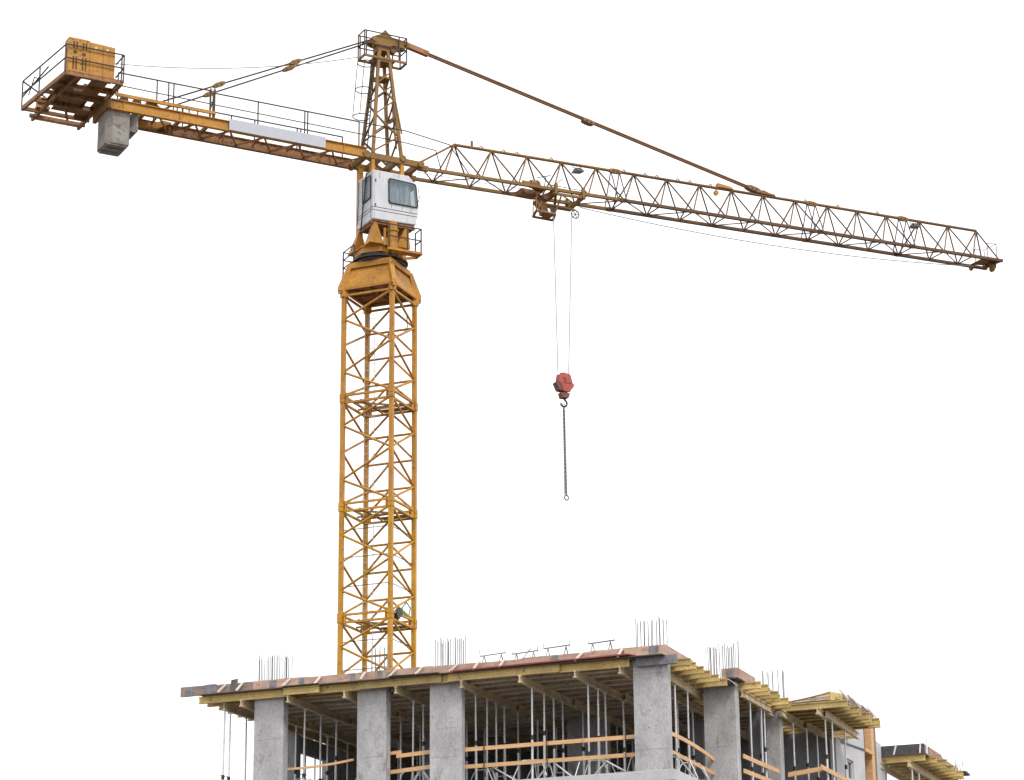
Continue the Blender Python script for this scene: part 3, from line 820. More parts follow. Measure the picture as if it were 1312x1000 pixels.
# ---- cab
cabprof = [(-.87, 34.93), (.95, 34.97), (1.07, 35.66), (.96, 36.60), (.64, 36.93), (-.87, 36.93)]
cb = MB().prism([(x, -1.2, z) for x, z in cabprof], (0, 1.42, 0))
cab = cb.build('cab', WHITEP, crane, bevel=.035)
def carve(o, *cutters):
    for m_ in cutters:
        k_ = m_.build('cutter', WHITEP, crane)
        md = o.modifiers.new('cut', 'BOOLEAN'); md.operation = 'DIFFERENCE'; md.solver = 'EXACT'; md.object = k_
        bpy.context.view_layer.update()
        ev = o.evaluated_get(bpy.context.evaluated_depsgraph_get())
        me = bpy.data.meshes.new_from_object(ev)
        o.modifiers.clear(); o.data = me
        bpy.data.objects.remove(k_)
carve(cab, MB().prism([(-.80, -1.14, 35.02), (.90, -1.14, 35.06), (1.0, -1.14, 35.66), (.90, -1.14, 36.58), (.62, -1.14, 36.86), (-.80, -1.14, 36.86)], (0, 1.29, 0)),
      MB().prism([(-.20, -1.3, 36.64), (-.18, -1.3, 35.70), (1.0, -1.3, 35.70), (.90, -1.3, 36.58)], (0, .3, 0)),
      MB().hull8([(.8, -1.04, 35.76), (1.3, -1.04, 35.76), (1.3, .06, 35.76), (.8, .06, 35.76), (.7, -1.04, 36.50), (1.3, -1.04, 36.50), (1.3, .06, 36.50), (.7, .06, 36.50)]),
      MB().box(-1.0, -.7, -1.02, -.32, 35.84, 36.72))
MB().box(-.1, .35, -.85, -.35, 35.1, 35.75).build('operator_seat', DARK, cab)
MB().box(-.84, .9, -1.15, .18, 34.88, 34.935).build('cab_floor', RUSTY, cab)
def rrect(pts, r, n=4):
    out = []
    m_ = len(pts)
    for i in range(m_):
        p0, p, p1_ = V(pts[i - 1]), V(pts[i]), V(pts[(i + 1) % m_])
        a = p + (p0 - p).normalized() * r
        b = p + (p1_ - p).normalized() * r
        for k_ in range(n + 1):
            t = k_ / n
            out.append(a.lerp(p, t).lerp(p.lerp(b, t), t))
    return out
def window(pts, out, depth, fw, par, curtain=True):
    """pts: corner loop on the cab face; out: outward direction"""
    out = V(out)
    loop = rrect(pts, .11)
    c = sum(loop, V()) / len(loop)
    inner = [p + (c - p).normalized() * fw for p in loop]
    n_ = len(loop)
    fr = MB()
    vs = loop + inner + [p + out * depth for p in loop] + [p + out * depth for p in inner]
    fs = []
    for i in range(n_):
        j = (i + 1) % n_
        fs += [(2 * n_ + i, 2 * n_ + j, 3 * n_ + j, 3 * n_ + i), (i, j, 2 * n_ + j, 2 * n_ + i), (n_ + j, n_ + i, 3 * n_ + i, 3 * n_ + j)]
    fr.poly(vs, fs)
    f_ = fr.build('window_frame', RUBBER, cab)
    MB().prism([p + out * (depth * .7) for p in inner], out * .008).build('window_pane', glass, f_)
    if curtain:
        ct = MB()
        xs = [inner[0].lerp(inner[0], 0)]
        x0_, x1_ = min(p.x for p in inner) - .02, max(p.x for p in inner) - .22
        zl, zh = min(p.z for p in inner) - .03, max(p.z for p in inner) + .0
        m_ = 60
        vv = []
        for i in range(m_ + 1):
            t_ = i / m_
            x = x0_ + (x1_ - x0_) * t_
            y = pts[0][1] + .12 + .03 * math.sin(i * 1.15) + .02 * math.sin(i * .47 + 1)
            vv += [(x + .05 * math.sin(3 * t_), y, zl), (x, y + .01, zh)]
        ct.poly(vv, [(2 * i, 2 * i + 2, 2 * i + 3, 2 * i + 1) for i in range(m_)], True)
        ct.build('curtain', CURT, cab)
        MB().hull8([(x1_ - .28, pts[0][1] + .075, zl), (x1_ - .1, pts[0][1] + .075, zl), (x1_ - .1, pts[0][1] + .085, zl), (x1_ - .28, pts[0][1] + .085, zl), (x1_ - .2, pts[0][1] + .075, zh), (x1_ - .12, pts[0][1] + .075, zh), (x1_ - .12, pts[0][1] + .085, zh), (x1_ - .2, pts[0][1] + .085, zh)]).build('curtain_edge', WHITES, cab)
    return f_
window([(-.24, -1.2, 36.68), (-.22, -1.2, 35.66), (1.03, -1.2, 35.66), (.93, -1.2, 36.62)], (0, -1, 0), .055, .045, cab)
window([(1.065, -1.08, 35.72), (1.065, .1, 35.72), (.965, .1, 36.55), (.965, -1.08, 36.55)], (1, 0, .1), .03, .045, cab, False)
window([(-.87, -1.06, 35.8), (-.87, -.28, 35.8), (-.87, -.28, 36.76), (-.87, -1.06, 36.76)], (-1, 0, 0), .04, .05, cab, False)
MB().box(-.77, -.75, -.7, -.32, 35.86, 36.70).build('door_blind', CURT, cab)
st = MB()
for z in (35.42, 35.30):
    st.box(-.90, 1.02, -1.2035, -1.2005, z - .012, z + .012)
    st.box(-.8735, -.8705, -1.19, .2, z - .012, z + .012)
st.build('stripe', RUBBER, cab)
dr = MB().box(-.876, -.8705, -.26, -.235, 35.0, 36.85).box(-.876, -.8705, -1.03, -1.01, 35.0, 36.85)
dr.path([(-.92, -.70, 36.95), (-.95, -.60, 36.0), (-.94, -.40, 35.3), (-.95, -.30, 34.75)], .026)
dr.path([(-.90, .05, 36.85), (-.92, .0, 36.0), (-.91, .12, 35.1)], .016)
dr.build('door_hose', RUBBER, cab)
for x in (-.80,):
    MB().box(x - .015, x + .015, -1.206, -1.2005, 34.98, 36.9).build('door_seam', mat('seam grey', (.45, .45, .46)), cab)
ck = MB()
for x, z0, z1 in ((-.1, 35.48, 35.62), (.35, 35.5, 35.62), (.72, 35.45, 35.6), (-.6, 36.6, 36.88), (.2, 36.76, 36.9)):
    ck.box(x, x + .022, -1.2025, -1.2004, z0, z1)
ck.build('rust_streak', RUSTY, cab)
hn = MB()
for x, z in ((-.76, 36.5), (-.76, 35.5)): hn.tube((x, -1.22, z - .05), (x, -1.22, z + .05), .02, n=6)
hn.build('hinge', DARK, cab)
MB().path([(1.0, -1.24, 36.5), (1.06, -1.26, 36.1), (1.02, -1.25, 35.9)], .012).build('wiper', RUBBER, cab)
MB().tube((.7, -.9, 36.92), (.7, -.9, 37.05), .05, n=8).build('vent_cap', DARK, cab)

# ---- tower head
hd = MB()
HT = 41.95
hd.box(-.30, .30, -.30, .30, 41.93, 42.03)
hd.box(-.26, .26, -.26, .26, 41.25, 41.32)
head = hd.build('tower_head', JIBP, crane)
def hp(x, y, f): # f 0 base .. 1 top
    w_ = .6 + (.24 - .6) * f
    return V((x * w_, y * w_, 37.88 + (HT - 37.88) * f))
hc = [(-1, -1), (1, -1), (1, 1), (-1, 1)]
for x, y in hc: member(head, 'leg', hp(x, y, 0), hp(x, y, 1), .115, JIBP)
fr_ = [.02, .22, .42, .60, .76, .90]
for i in range(4):
    p, q = hc[i], hc[(i + 1) % 4]
    for k in range(5):
        a_, b_ = (p, q) if (k + i) % 2 == 0 else (q, p)
        member(head, 'cross_brace', hp(*a_, fr_[k]), hp(*b_, fr_[k + 1]), .06, JIBP if i < 2 else JIBD)  # far faces get the darker copy, their shade painted in
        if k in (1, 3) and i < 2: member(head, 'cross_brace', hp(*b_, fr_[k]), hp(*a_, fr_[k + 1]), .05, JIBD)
for x, y in hc:
    member(head, 'leg', (x * .23, y * .23, 42.03), (x * .15, y * .17, 42.6), .12, JIBP)
pk = MB()
for y in (-.2, .2):
    pk.prism([(-.52, y, 42.72), (-.50, y, 42.95), (-.1, y, 43.15), (1.05, y, 43.02), (1.15, y, 42.85), (.9, y, 42.72), (.42, y, 42.74), (.22, y, 42.66), (-.28, y, 42.66)], (0, .05, 0))
pk.box(-.2, .22, -.15, .2, 42.5, 42.95)
pk.prism([(-.2, -.1, 43.05), (.55, -.1, 43.0), (.12, -.1, 43.42)], (0, .2, 0))
pk.tube((.95, -.25, 42.9), (.95, .3, 42.9), .07, n=10).tube((-.4, -.25, 42.85), (-.4, .3, 42.85), .09, n=10)
pk.tube((.48, -.12, 42.62), (.48, .12, 42.62), .15, n=12)
pk.box(-.24, .24, -.25, .255, 42.42, 42.70)
pk.build('head_saddle', JIBP, head)
hpf = MB()
x0, x1, yy = -.86, .95, .3
for y in (-yy - .0, yy): hpf.bar((x0, y, 42.06), (x1, y, 42.06), .06, .09)
for x in (x0, x1, -.4, .45): hpf.bar((x, -yy, 42.06), (x, yy, 42.06), .06, .09)
hpl = hpf.build('head_platform', JIBP, head)
rl = MB()
for x in (x0, x1, -.78, .62):
    for y in (-yy, yy): rl.bar((x, y, 42.08), (x, y, 43.12), .042)
for z in (42.6, 43.12):
    for y in (-yy, yy): rl.bar((x0, y, z), (x1, y, z), .038)
    for x in (x0, x1): rl.bar((x, -yy, z), (x, yy, z), .038)
rl.build('guard_rail', RAILM, head)
lc = MB()
def lx(z): return -.66 + .30 * (z - 38.1) / 3.8
for y in (-.18, .18): lc.bar((lx(38.2), y, 38.2), (lx(42), y, 42.0), .034)
z = 38.3
while z < 41.9:
    lc.bar((lx(z), -.18, z), (lx(z), .18, z), .024); z += .3
for z in (39.55, 40.7, 41.85):
    pts = [(lx(z) - .27 + .36 * math.cos(R(an)), .33 * math.sin(R(an)), z) for an in range(40, 321, 28)]
    lc.path(pts, .02)
for an in (150, 235):
    lc.bar((lx(39.55) - .27 + .36 * math.cos(R(an)), .33 * math.sin(R(an)), 39.55), (lx(41.85) - .27 + .36 * math.cos(R(an)), .33 * math.sin(R(an)), 41.85), .024)
lc.build('caged_ladder', RAILM, head)
MB().bar((.66, .0, 38.5), (.48, .0, 40.4), .06).bar((.5, -.3, 39.7), (.5, .3, 39.7), .08, .14).bar((.62, -.58, 38.9), (.40, -.45, 40.3), .05).build('head_fitting', JIBP, head)

# ---- counter-jib
GX0, GX1 = -11.15, -.9
cj = MB()
for y in (-.65, .65):
    cj.box(GX0, GX1, y - .085, y + .085, 37.97, 38.0)
    cj.box(GX0, GX1, y - .085, y + .085, 37.6, 37.63)
    cj.box(GX0, GX1, y - .015, y + .015, 37.63, 37.97)
    x = GX0 + .3
    while x < GX1:
        cj.box(x - .01, x + .01, y - .075, y + .075, 37.63, 37.97); x += 1.25
counter = MB().box(GX0 - .12, GX0 + .018, -.74, .95, 37.62, 37.95).build('counter_jib', JIBP, crane)
ng = MB(); fg = MB()
for m_, y in ((ng, -.65), (fg, .65)):
    m_.box(GX0 + .02, GX1, y - .085, y + .085, 37.97, 38.0)
    m_.box(GX0 + .02, GX1, y - .085, y + .085, 37.6, 37.63)
    m_.box(GX0 + .02, GX1, y - .015, y + .015, 37.63, 37.97)
    x = GX0 + .5
    while x < GX1:
        m_.box(x - .01, x + .01, y - .075, y + .075, 37.63, 37.97); x += 2.2
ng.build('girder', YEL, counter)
fg.build('girder', RUSTY, counter)  # browner copy of the near girder, underside shade put into the colour
xs = [-9.2 + .69 * i for i in range(13)]
for i in range(12):
    s = .56 if i % 2 else -.56
    member(counter, 'lattice_bar', (xs[i], s, 37.66), (xs[i + 1], -s, 37.66), .06, RUSTY)
    if i % 2 == 0: member(counter, 'lattice_bar', (xs[i], -.56, 37.8), (xs[i], .56, 37.8), .06, RUSTY)
# trough between the girders behind the ballast
MB().prism([(-10.0, .3, 37.62), (-8.95, .3, 37.62), (-8.4, .3, 37.95), (-8.75, .3, 37.98), (-9.15, .3, 37.80), (-10.0, .3, 37.82)], (0, .25, 0)).build('trough_plate', YEL, counter)
for x in (-9.7, -8.3, -7.2): member(counter, 'cross_beam', (x, -.56, 37.86), (x, .56, 37.86), .12, RUSTY)
# winch bed channel above the near girder, with cable drums
MB().box(-10.95, -7.1, -.78, -.70, 38.12, 38.24).box(-10.95, -7.1, -.70, -.55, 38.21, 38.24).build('walkway_channel', YEL, counter)
dd = MB()
for x in (-10.5, -10.0, -9.5): dd.tube((x, -.3, 38.22), (x, .3, 38.22), .17, n=12)
dd.build('ballast_roller', DARK, counter)
bd_ = MB()
for x in (-8.6, -8.4, -7.8): bd_.bar((x, -.74, 38.0), (x, -.74, 38.14), .04)
bd_.build('channel_bracket', RAILM, counter)
def railing(y, xs_, z0_, zt_, name='guard_rail', mid=True, r=.042):
    b = MB()
    for x in xs_: b.bar((x, y, z0_), (x, y, zt_), r)
    b.bar((xs_[0], y, zt_), (xs_[-1], y, zt_), r)
    if mid: b.bar((xs_[0], y, (z0_ + zt_) / 2 + .03), (xs_[-1], y, (z0_ + zt_) / 2), r * .75)
    return b.build(name, RAILM, counter)
railing(-.72, [-7.2, -5.4, -3.5, -3.38, -1.25], 38.0, 38.99)
railing(.72, [-7.6, -5.9, -4.95, -3.2, -3.05, -1.3], 38.0, 38.9)
railing(-.72, [-10.9, -9.4, -8.95, -8.75, -7.32], 38.0, 39.06)
railing(.72, [-10.7, -9.0, -7.85], 38.0, 38.9)
MB().bar((-7.3, -.72, 38.0), (-7.3, -.72, 39.15), .05).bar((-7.14, -.72, 38.0), (-7.14, -.72, 39.18), .05).bar((-7.3, -.72, 38.6), (-7.14, -.72, 38.6), .04).bar((-7.3, -.72, 38.3), (-7.14, -.72, 38.9), .04).build('gate_post', RAILM, counter)
# rails from tower head round to the jib walk
wr = MB().path([(-1.25, -.72, 38.99), (.7, -.8, 38.95), (2.6, -.75, 38.75), (3.6, -.5, 37.75)], .021).path([(-1.25, -.72, 38.5), (.7, -.8, 38.45), (2.0, -.75, 38.4), (2.3, -.6, 37.7)], .019)
wr.build('walkway_rope', RAILM, counter)

# ---- machinery platform at the tail
PX0, PX1, PY0, PY1, PZ = -13.3, -11.14, -2.02, 2.35, 38.06
pf = MB()
for x, x2, y2 in ((PX0 + .04, -13.70, 1.8), (PX0 + .45, PX0 + .22, 2.55), (PX1 - .05, PX1 - .15, 2.6)): pf.bar((x, PY0, PZ), (x2, y2, PZ), .1, .16)
for y in (PY0 + .05, -1.0, -.1, .8, 1.75, PY1 - .1): pf.bar((PX0 - .1 * (y + 2) + (.45 if y > 2 else 0), y, PZ + .005), (PX1, y, PZ + .005), .09, .14)
pf.bar((PX0 + .9, .8, PZ), (PX0 + 1.4, PY1 - .35, PZ), .08)
pf.bar((PX0 + .2, PY1 + .12, PZ), (PX1 - .1, PY1 + .12, PZ), .05)
plat = pf.build('machinery_platform', RUSTY, crane)
def deck(x0, x1, y0, y1): return MB().box(x0, x1, y0, y1, PZ + .085, PZ + .10).build('deck_plate', RUSTY, plat)
for a in ((PX0, PX0 + .18, PY0, -.2), (PX0 + .18, PX0 + .60, PY0, 1.2), (PX0 + .60, PX1, PY0, -1.66), (PX0 + .60, PX0 + .75, -1.66, -1.0), (PX0 + 1.12, PX1 - .42, -1.66, -.42), (PX1 - .14, PX1, -1.66, -.42), (PX1 - .42, PX1 - .14, -1.2, -.85),
          (PX0 + .60, PX0 + .8, -1.0, -.42), (PX0 + .60, PX1, -.42, .28), (PX0 + .60, PX1 - .62, .28, 1.0), (PX1 - .32, PX1, .28, 1.9), (PX1 - .62, PX1 - .32, .72, 1.9), (PX0 + .60, PX1 - .62, 1.0, 1.55), (PX0, PX0 + .18, .7, 1.3)): deck(*a)
wn = MB()
wn.tube((PX0 + .5, .55, PZ + .42), (PX0 + 1.5, .55, PZ + .42), .32, n=18).tube((PX0 + .45, .55, PZ + .42), (PX0 + .5, .55, PZ + .42), .45, n=18).tube((PX0 + 1.5, .55, PZ + .42), (PX0 + 1.55, .55, PZ + .42), .45, n=18)
wn.box(PX0 + .4, PX0 + 1.6, .2, .9, PZ + .1, PZ + .2)
wn.build('hoist_winch', DARK, plat)
MB().tube((PX0 + .15, 1.75, PZ + .38), (PX0 + .55, 1.75, PZ + .38), .2, n=14).box(PX0 + .1, PX0 + .6, 1.6, 1.9, PZ + .1, PZ + .2).build('winch_motor', YEL, plat)
rl = MB()
for x, y in ((PX0, PY0), (PX0 - .24, .3), (-13.72, 1.8), (PX1, PY0), (PX1 - .08, PY0)): rl.bar((x, y, PZ), (x, y, PZ + 1.1), .042)
for z in (.58, 1.1):
    rl.bar((PX0, PY0, PZ + z), (-13.72, 1.8, PZ + z), .04); rl.bar((PX0, PY0, PZ + z), (PX1, PY0, PZ + z), .04)
    rl.bar((PX1, PY0, PZ + z), (PX1, PY0 + .9, PZ + z), .04)
rl.bar((-13.72, 1.8, PZ + 1.1), (PX0 + .6, 1.8, PZ + .55), .045); rl.bar((-13.72, 1.8, PZ + .45), (-13.5, -.6, PZ + .75), .04); rl.bar((-13.6, 1.4, PZ + .4), (-13.55, .9, PZ + .95), .03); rl.bar((-13.55, .9, PZ + .95), (-13.5, .5, PZ + .7), .03)
rl.build('guard_rail', RAILM, plat)
# electrical cabinet
cx0, cx1, cy, cz0, cz1 = -13.2, -11.45, -1.93, 38.17, 39.46
eb = MB().prism([(cx0, cy, cz0), (cx1, cy, cz0), (cx1, cy, cz1 - .04), (-12.4, cy, cz1), (-12.4, cy, cz1 + .05), (cx0, cy, cz1 + .05)], (0, .46, 0))
ec = eb.build('machinery_cabinet', YEL, plat, bevel=.015)
vg = MB()
for i, x in enumerate((-13.03, -12.92, -12.68, -12.57)):
    vg.box(x, x + .055, cy - .006, cy + .02, cz0 + .10, cz0 + .62)
    vg.box(x, x + .06, cy - .006, cy + .02, cz0 + .92, cz1 - .10)
for x in (-13.08, -12.8, -12.52): vg.box(x, x + .04, cy - .006, cy + .02, cz1 - .06, cz1 - .02)
vg.tube((-12.95, cy - .006, cz0 + .78), (-12.95, cy + .02, cz0 + .78), .08, n=7).tube((-12.62, cy - .006, cz0 + .74), (-12.62, cy + .02, cz0 + .74), .075, n=10)
vg.build('vent_slot', mat('slot shadow brown', (.10, .045, .012), .7), ec)
sm = MB()
for x in (-12.4, -11.9): sm.box(x - .01, x + .01, cy - .008, cy + .02, cz0 + .02, cz1 - .05)
sm.box(cx0, cx1, cy - .01, cy + .02, cz0, cz0 + .03)
sm.build('panel_seam', JIBP, ec)
lt = MB()
for x in (-12.18, -11.75): lt.tube((x, cy - .006, cz1 - .2), (x, cy + .02, cz1 - .2), .04, n=8)
lt.build('latch', WHITES, ec)

# ---- jib
EL = math.tan(R(1.7187))
def jt(x): return V((x, 0, 39.052 + EL * x))
def jb(x, s): return V((x, s * .553, 37.591 + EL * x))
TN = [3.16, 4.81, 6.41, 7.96, 9.57, 11.34, 12.9, 14.49, 16.05, 17.61, 19.21, 20.87, 22.39, 23.92, 25.67, 27.21, 28.76]
BN = [2.5] + [(TN[i] + TN[i + 1]) / 2 + (.12 if i < 13 else .08) for i in range(16)]
SECX = [1.45, 10.47, 20.05, 24.8, 29.75]
secs = []
for i in range(4):
    x0, x1 = SECX[i], SECX[i + 1]
    ts = max(x0, 3.16); te = x1 if i < 3 else 28.76
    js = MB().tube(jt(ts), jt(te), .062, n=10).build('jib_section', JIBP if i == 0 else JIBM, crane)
    secs.append(js)
    if i:   # pinned joint: flat oval lugs on the chords
        for c in (jt(x0), jb(x0, -1), jb(x0, 1)):
            b = MB()
            big = c.y == 0
            L_, h_ = (.30, .075) if big else (.2, .06)
            pr = [c + V((L_ * u, -.06, h_ * v)) for u, v in ((-1, -.6), (-.4, -1.25), (.4, -1.25), (1, -.6), (1, .6), (.4, 1.25), (-.4, 1.25), (-1, .6))]
            b.prism(pr, (0, .12, 0))
            b.tube(c + V((-.1, -.1, 0)), c + V((-.1, .1, 0)), .035, n=8).tube(c + V((.1, -.1, 0)), c + V((.1, .1, 0)), .035, n=8)
            b.build('chord_joint', JIBP if big else JIBM, js)
        for xx in (-.2, .2):
            for s in (-1, 1): member(js, 'joint_hanger', jt(x0 + xx), jb(x0 + xx, s), .034, RAILM)
    else:
        for s in (-1, 1): MB().bar(jb(1.35, s), jb(1.75, s), .16, .2).build('foot_lug', JIBP, js)
        MB().tube((3.95, 0, jt(3.95).z), (3.95, 0, jt(3.95).z + .28), .05, n=6).build('stub_post', JIBP, js)
    for x in TN:      # small lifting eyes
        if x0 + .8 < x < x1 - .5:
            for xx in (x - .45, x + .55):
                if xx > ts + .2 and random.random() < .45:
                    p = jt(xx) + V((0, 0, .05))
                    MB().bar(p + V((-.09, 0, 0)), p + V((0, 0, .1)), .03).bar(p + V((.09, 0, 0)), p + V((0, 0, .1)), .03).build('lifting_eye', JIBP, js)
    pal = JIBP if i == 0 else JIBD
    for s in (-1, 1):
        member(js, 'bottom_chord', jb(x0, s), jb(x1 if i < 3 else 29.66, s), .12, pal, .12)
    for k, x in enumerate(TN):
        if not (x0 <= x < x1): continue
        for nx in ((BN[k], BN[k + 1]) if k < 16 else (BN[k], 29.5)):
            for s in (-1, 1):
                member(js, 'lattice_bar', jt(x), jb(nx, s), .066, (JIBP if i == 0 else JIBM) if s < 0 and nx < x else JIBD, kind='tube')  # near left bars lighter, the rest darker: light and shade painted in
        nb = BN[k]
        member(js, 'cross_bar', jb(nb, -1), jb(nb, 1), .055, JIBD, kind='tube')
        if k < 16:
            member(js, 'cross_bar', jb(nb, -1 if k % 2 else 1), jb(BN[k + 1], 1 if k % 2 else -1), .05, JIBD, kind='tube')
member(secs[0], 'lattice_bar', jt(3.16), (1.5, 0, 38.0), .08, JIBP, kind='tube')
member(secs[0], 'cross_bar', (1.5, 0, 38.0), jb(1.5, -1), .08, JIBP)
member(secs[0], 'cross_bar', (1.5, 0, 38.0), jb(1.5, 1), .08, JIBP)
member(secs[0], 'cross_bar', jb(1.5, -1), jb(2.5, 1), .05, JIBD, kind='tube')
# tip: deck plate, rope sheaves and hoop rail
tipz = jb(29.2, 0).z
tp_ = MB().hull8([(28.75, -.5, tipz + .03), (29.5, -.5, tipz + .05), (29.5, .3, tipz + .05), (28.75, .5, tipz + .03), (28.75, -.5, tipz + .06), (29.5, -.5, tipz + .08), (29.5, .3, tipz + .08), (28.75, .5, tipz + .06)])
tp_.bar(jb(29.5, -1), jb(29.5, 1), .12).bar((29.66, -.5, tipz + .05), (29.4, .35, tipz - .02), .1)
tp_.prism([(29.3, -.2, tipz + .02), (29.62, -.2, tipz + .02), (29.58, -.2, tipz - .22), (29.38, -.2, tipz - .28)], (0, .2, 0))
tp_.tube((29.46, -.12, tipz - .25), (29.46, .0, tipz - .25), .12, n=12).tube((28.8, .5, tipz - .13), (28.8, .6, tipz - .13), .09, n=10)
tp_.build('jib_tip', JIBP, secs[3])
rl = MB()
for y in (-.45, .4):
    rl.bar((28.95, y, tipz + .08), (28.95, y, tipz + .75), .022); rl.bar((29.46, y, tipz + .08), (29.46, y, tipz + .8), .022); rl.bar((28.95, y, tipz + .75), (29.46, y, tipz + .8), .02)
rl.bar((29.46, -.45, tipz + .8), (29.46, .4, tipz + .8), .02)
rl.build('guard_rail', RAILM, secs[3])

# ---- stays
sy = MB()
p0, p1_ = V((1.0, 0, 43.0)), V((17.55, 0, jt(17.55).z + .12))
d = p1_ - p0
def on_stay(t): return p0 + d * t
for y in (-.075, .075): sy.tube(on_stay(.05) + V((0, y, 0)), on_stay(.985) + V((0, y, 0)), .042, n=8)
stay = sy.build('front_stay', STAYM, crane)
u = d.normalized()
MB().bar(on_stay(0) - u * .1, on_stay(.062), .2, .2).build('stay_socket', mat('reddish ochre steel', (.34, .15, .06), .55, 0, .2, 2), stay)
def lug(c, u, L_, h_, t_):
    nrm = V((-u.z, 0, u.x))
    b = MB().prism([c + u * (L_ * a) + nrm * (h_ * v) + V((0, -t_ / 2, 0)) for a, v in ((-1, -.5), (-.5, -1), (.5, -1), (1, -.5), (1, .5), (.5, 1), (-.5, 1), (-1, .5))], (0, t_, 0))
    b.tube(c + u * .1 + V((0, -t_ * .7, 0)), c + u * .1 + V((0, t_ * .7, 0)), .04, n=8).tube(c - u * .1 + V((0, -t_ * .7, 0)), c - u * .1 + V((0, t_ * .7, 0)), .04, n=8)
    return b
lug(V((9.24, 0, 41.29)), u, .26, .085, .26).build('stay_link', STAYM, stay)
lgm = lug(on_stay(.975), u, .35, .1, .24)
lgm.bar(on_stay(.985), jt(18.2) + V((0, 0, .05)), .12)
lgm.build('stay_lug', STAYM, stay)
pl_ = MB().hull8([jt(15.35) + V((0, -.1, .03)), jt(16.1) + V((0, -.1, .03)), jt(16.1) + V((0, .1, .03)), jt(15.35) + V((0, .1, .03)), jt(15.35) + V((0, -.1, .2)), jt(16.0) + V((0, -.1, .12)), jt(16.0) + V((0, .1, .12)), jt(15.35) + V((0, .1, .2))])
pl_.tube(jt(15.3) + V((0, -.05, -.22)), jt(15.3) + V((0, .05, -.22)), .11, n=12).bar(jt(15.3), jt(15.3) + V((0, 0, -.2)), .05)
pl_.build('rope_guide', YEL, secs[1])
MB().prism([jt(17.2) + V((0, -.1, .06)), jt(18.2) + V((0, -.1, .04)), jt(17.6) + V((0, -.1, .22))], (0, .2, 0)).build('anchor_plate', JIBP, secs[1])
for y in (-.60, .60):
    a_, b_ = V((-.45, y * .3, 42.86)), V((-9.65, y, 38.05))
    rs = MB().tube(a_, b_, .032, n=8).build('rear_stay', RAILM, crane)
    uu = (b_ - a_).normalized()
    for t in (.36, .70):
        lug(a_.lerp(b_, t), uu, .27, .085, .12).build('stay_link', JIBP, rs)
MB().prism([(-9.9, -.68, 38.0), (-9.2, -.68, 38.0), (-9.5, -.68, 38.22)], (0, .1, 0)).build('stay_anchor', JIBP, counter)
# thin cables
def sag(p, q, s, n=16):
    p, q = V(p), V(q)
    return [p.lerp(q, i / n) + V((0, 0, -s * 4 * (i / n) * (1 - i / n))) for i in range(n + 1)]
MB().path(sag((-.8, .1, 42.15), (-11.1, .1, 39.75), .35), .019, 5).build('signal_cable', ROPE, crane)
MB().path(sag((8.8, 0, 37.5), (28.9, .3, jb(28.9, 0).z - .08), .42), .019, 5).build('trolley_rope', ROPE, crane)
MB().path(sag((1.6, .1, jb(1.6, 0).z + .1), (6.5, .1, jb(6.5, 0).z + .1), .02), .012, 5).build('trolley_rope', ROPE, crane)

# ---- trolley
tx0 = 6.6
t_ = MB()
def tz(x): return jb(x, 0).z
for s in (-1, 1):
    t_.bar((7.25, s * .62, tz(7.25) - .2), (8.7, s * .62, tz(8.7) - .2), .08, .1)
    for x in (7.34, 8.58):
        t_.bar((x, s * .68, tz(x) - .25), (x, s * .68, tz(x) + .2), .11, .12)
        t_.bar((x, s * .66, tz(x) - .2), (x + (.25 if x < 8 else -.25), s * .1, tz(x) - .5), .1, .13)
for x in (7.34, 8.58): t_.bar((x, -.6, tz(x) - .22), (x, .6, tz(x) - .22), .1, .12)
t_.bar((7.5, 0, tz(8) - .52), (8.4, 0, tz(8) - .5), .2, .1)
t_.bar((7.0, -.3, tz(7) - .55), (8.4, -.3, tz(8) - .62), .06)
tro = t_.build('trolley', JIBP, crane)
bk = MB()
for p_, q_ in (((6.5, -.35), (7.35, -.35)), ((7.35, -.35), (7.6, .3)), ((7.6, .3), (6.7, .3)), ((6.7, .3), (6.5, -.35)), ((7.0, -.35), (7.15, .3))): bk.bar((*p_, 36.86), (*q_, 36.86), .09, .07)
bk.box(7.05, 7.4, -.3, .25, 36.87, 36.89)
for p_ in ((6.5, -.35), (6.7, .3)): bk.bar((*p_, 36.84), (p_[0] + .02, p_[1], 37.65), .03)
bk.bar((7.35, -.3, 36.86), (7.55, -.5, 37.6), .05).bar((6.5, -.35, 36.86), (6.75, -.35, 37.3), .024)
for v_ in bk.v: v_.x += .12
bk.build('trolley_basket', RUSTY, tro)
bx_ = MB().hull8([(7.0, -.15, 36.9), (7.3, -.15, 36.9), (7.35, .2, 36.9), (7.05, .2, 36.9), (6.9, -.15, 37.45), (7.15, -.15, 37.5), (7.2, .2, 37.5), (6.95, .2, 37.45)])
bx_.bar((6.75, -.1, 37.2), (7.1, .0, 37.6), .2, .28).bar((6.95, -.3, 37.5), (7.45, -.3, 37.75), .13, .2)
bx_.build('rope_gear', RUSTY, tro)
sv = MB()
n = 20
for i in range(n):
    a0_, a1_ = 2 * math.pi * i / n, 2 * math.pi * (i + 1) / n
    c = V((8.40, -.32, 37.02)); r_ = .17
    sv.tube(c + V((r_ * math.cos(a0_), 0, r_ * math.sin(a0_))), c + V((r_ * math.cos(a1_), 0, r_ * math.sin(a1_))), .024, n=6)
for i in range(3): sv.bar(c + V((-r_ * math.cos(i * 1.05), 0, -r_ * math.sin(i * 1.05))), c + V((r_ * math.cos(i * 1.05), 0, r_ * math.sin(i * 1.05))), .022)
sv.build('sheave', DARK, tro)
MB().tube((7.42, -.32, 37.04), (7.42, -.26, 37.04), .13, n=16).build('sheave', DARK, tro)
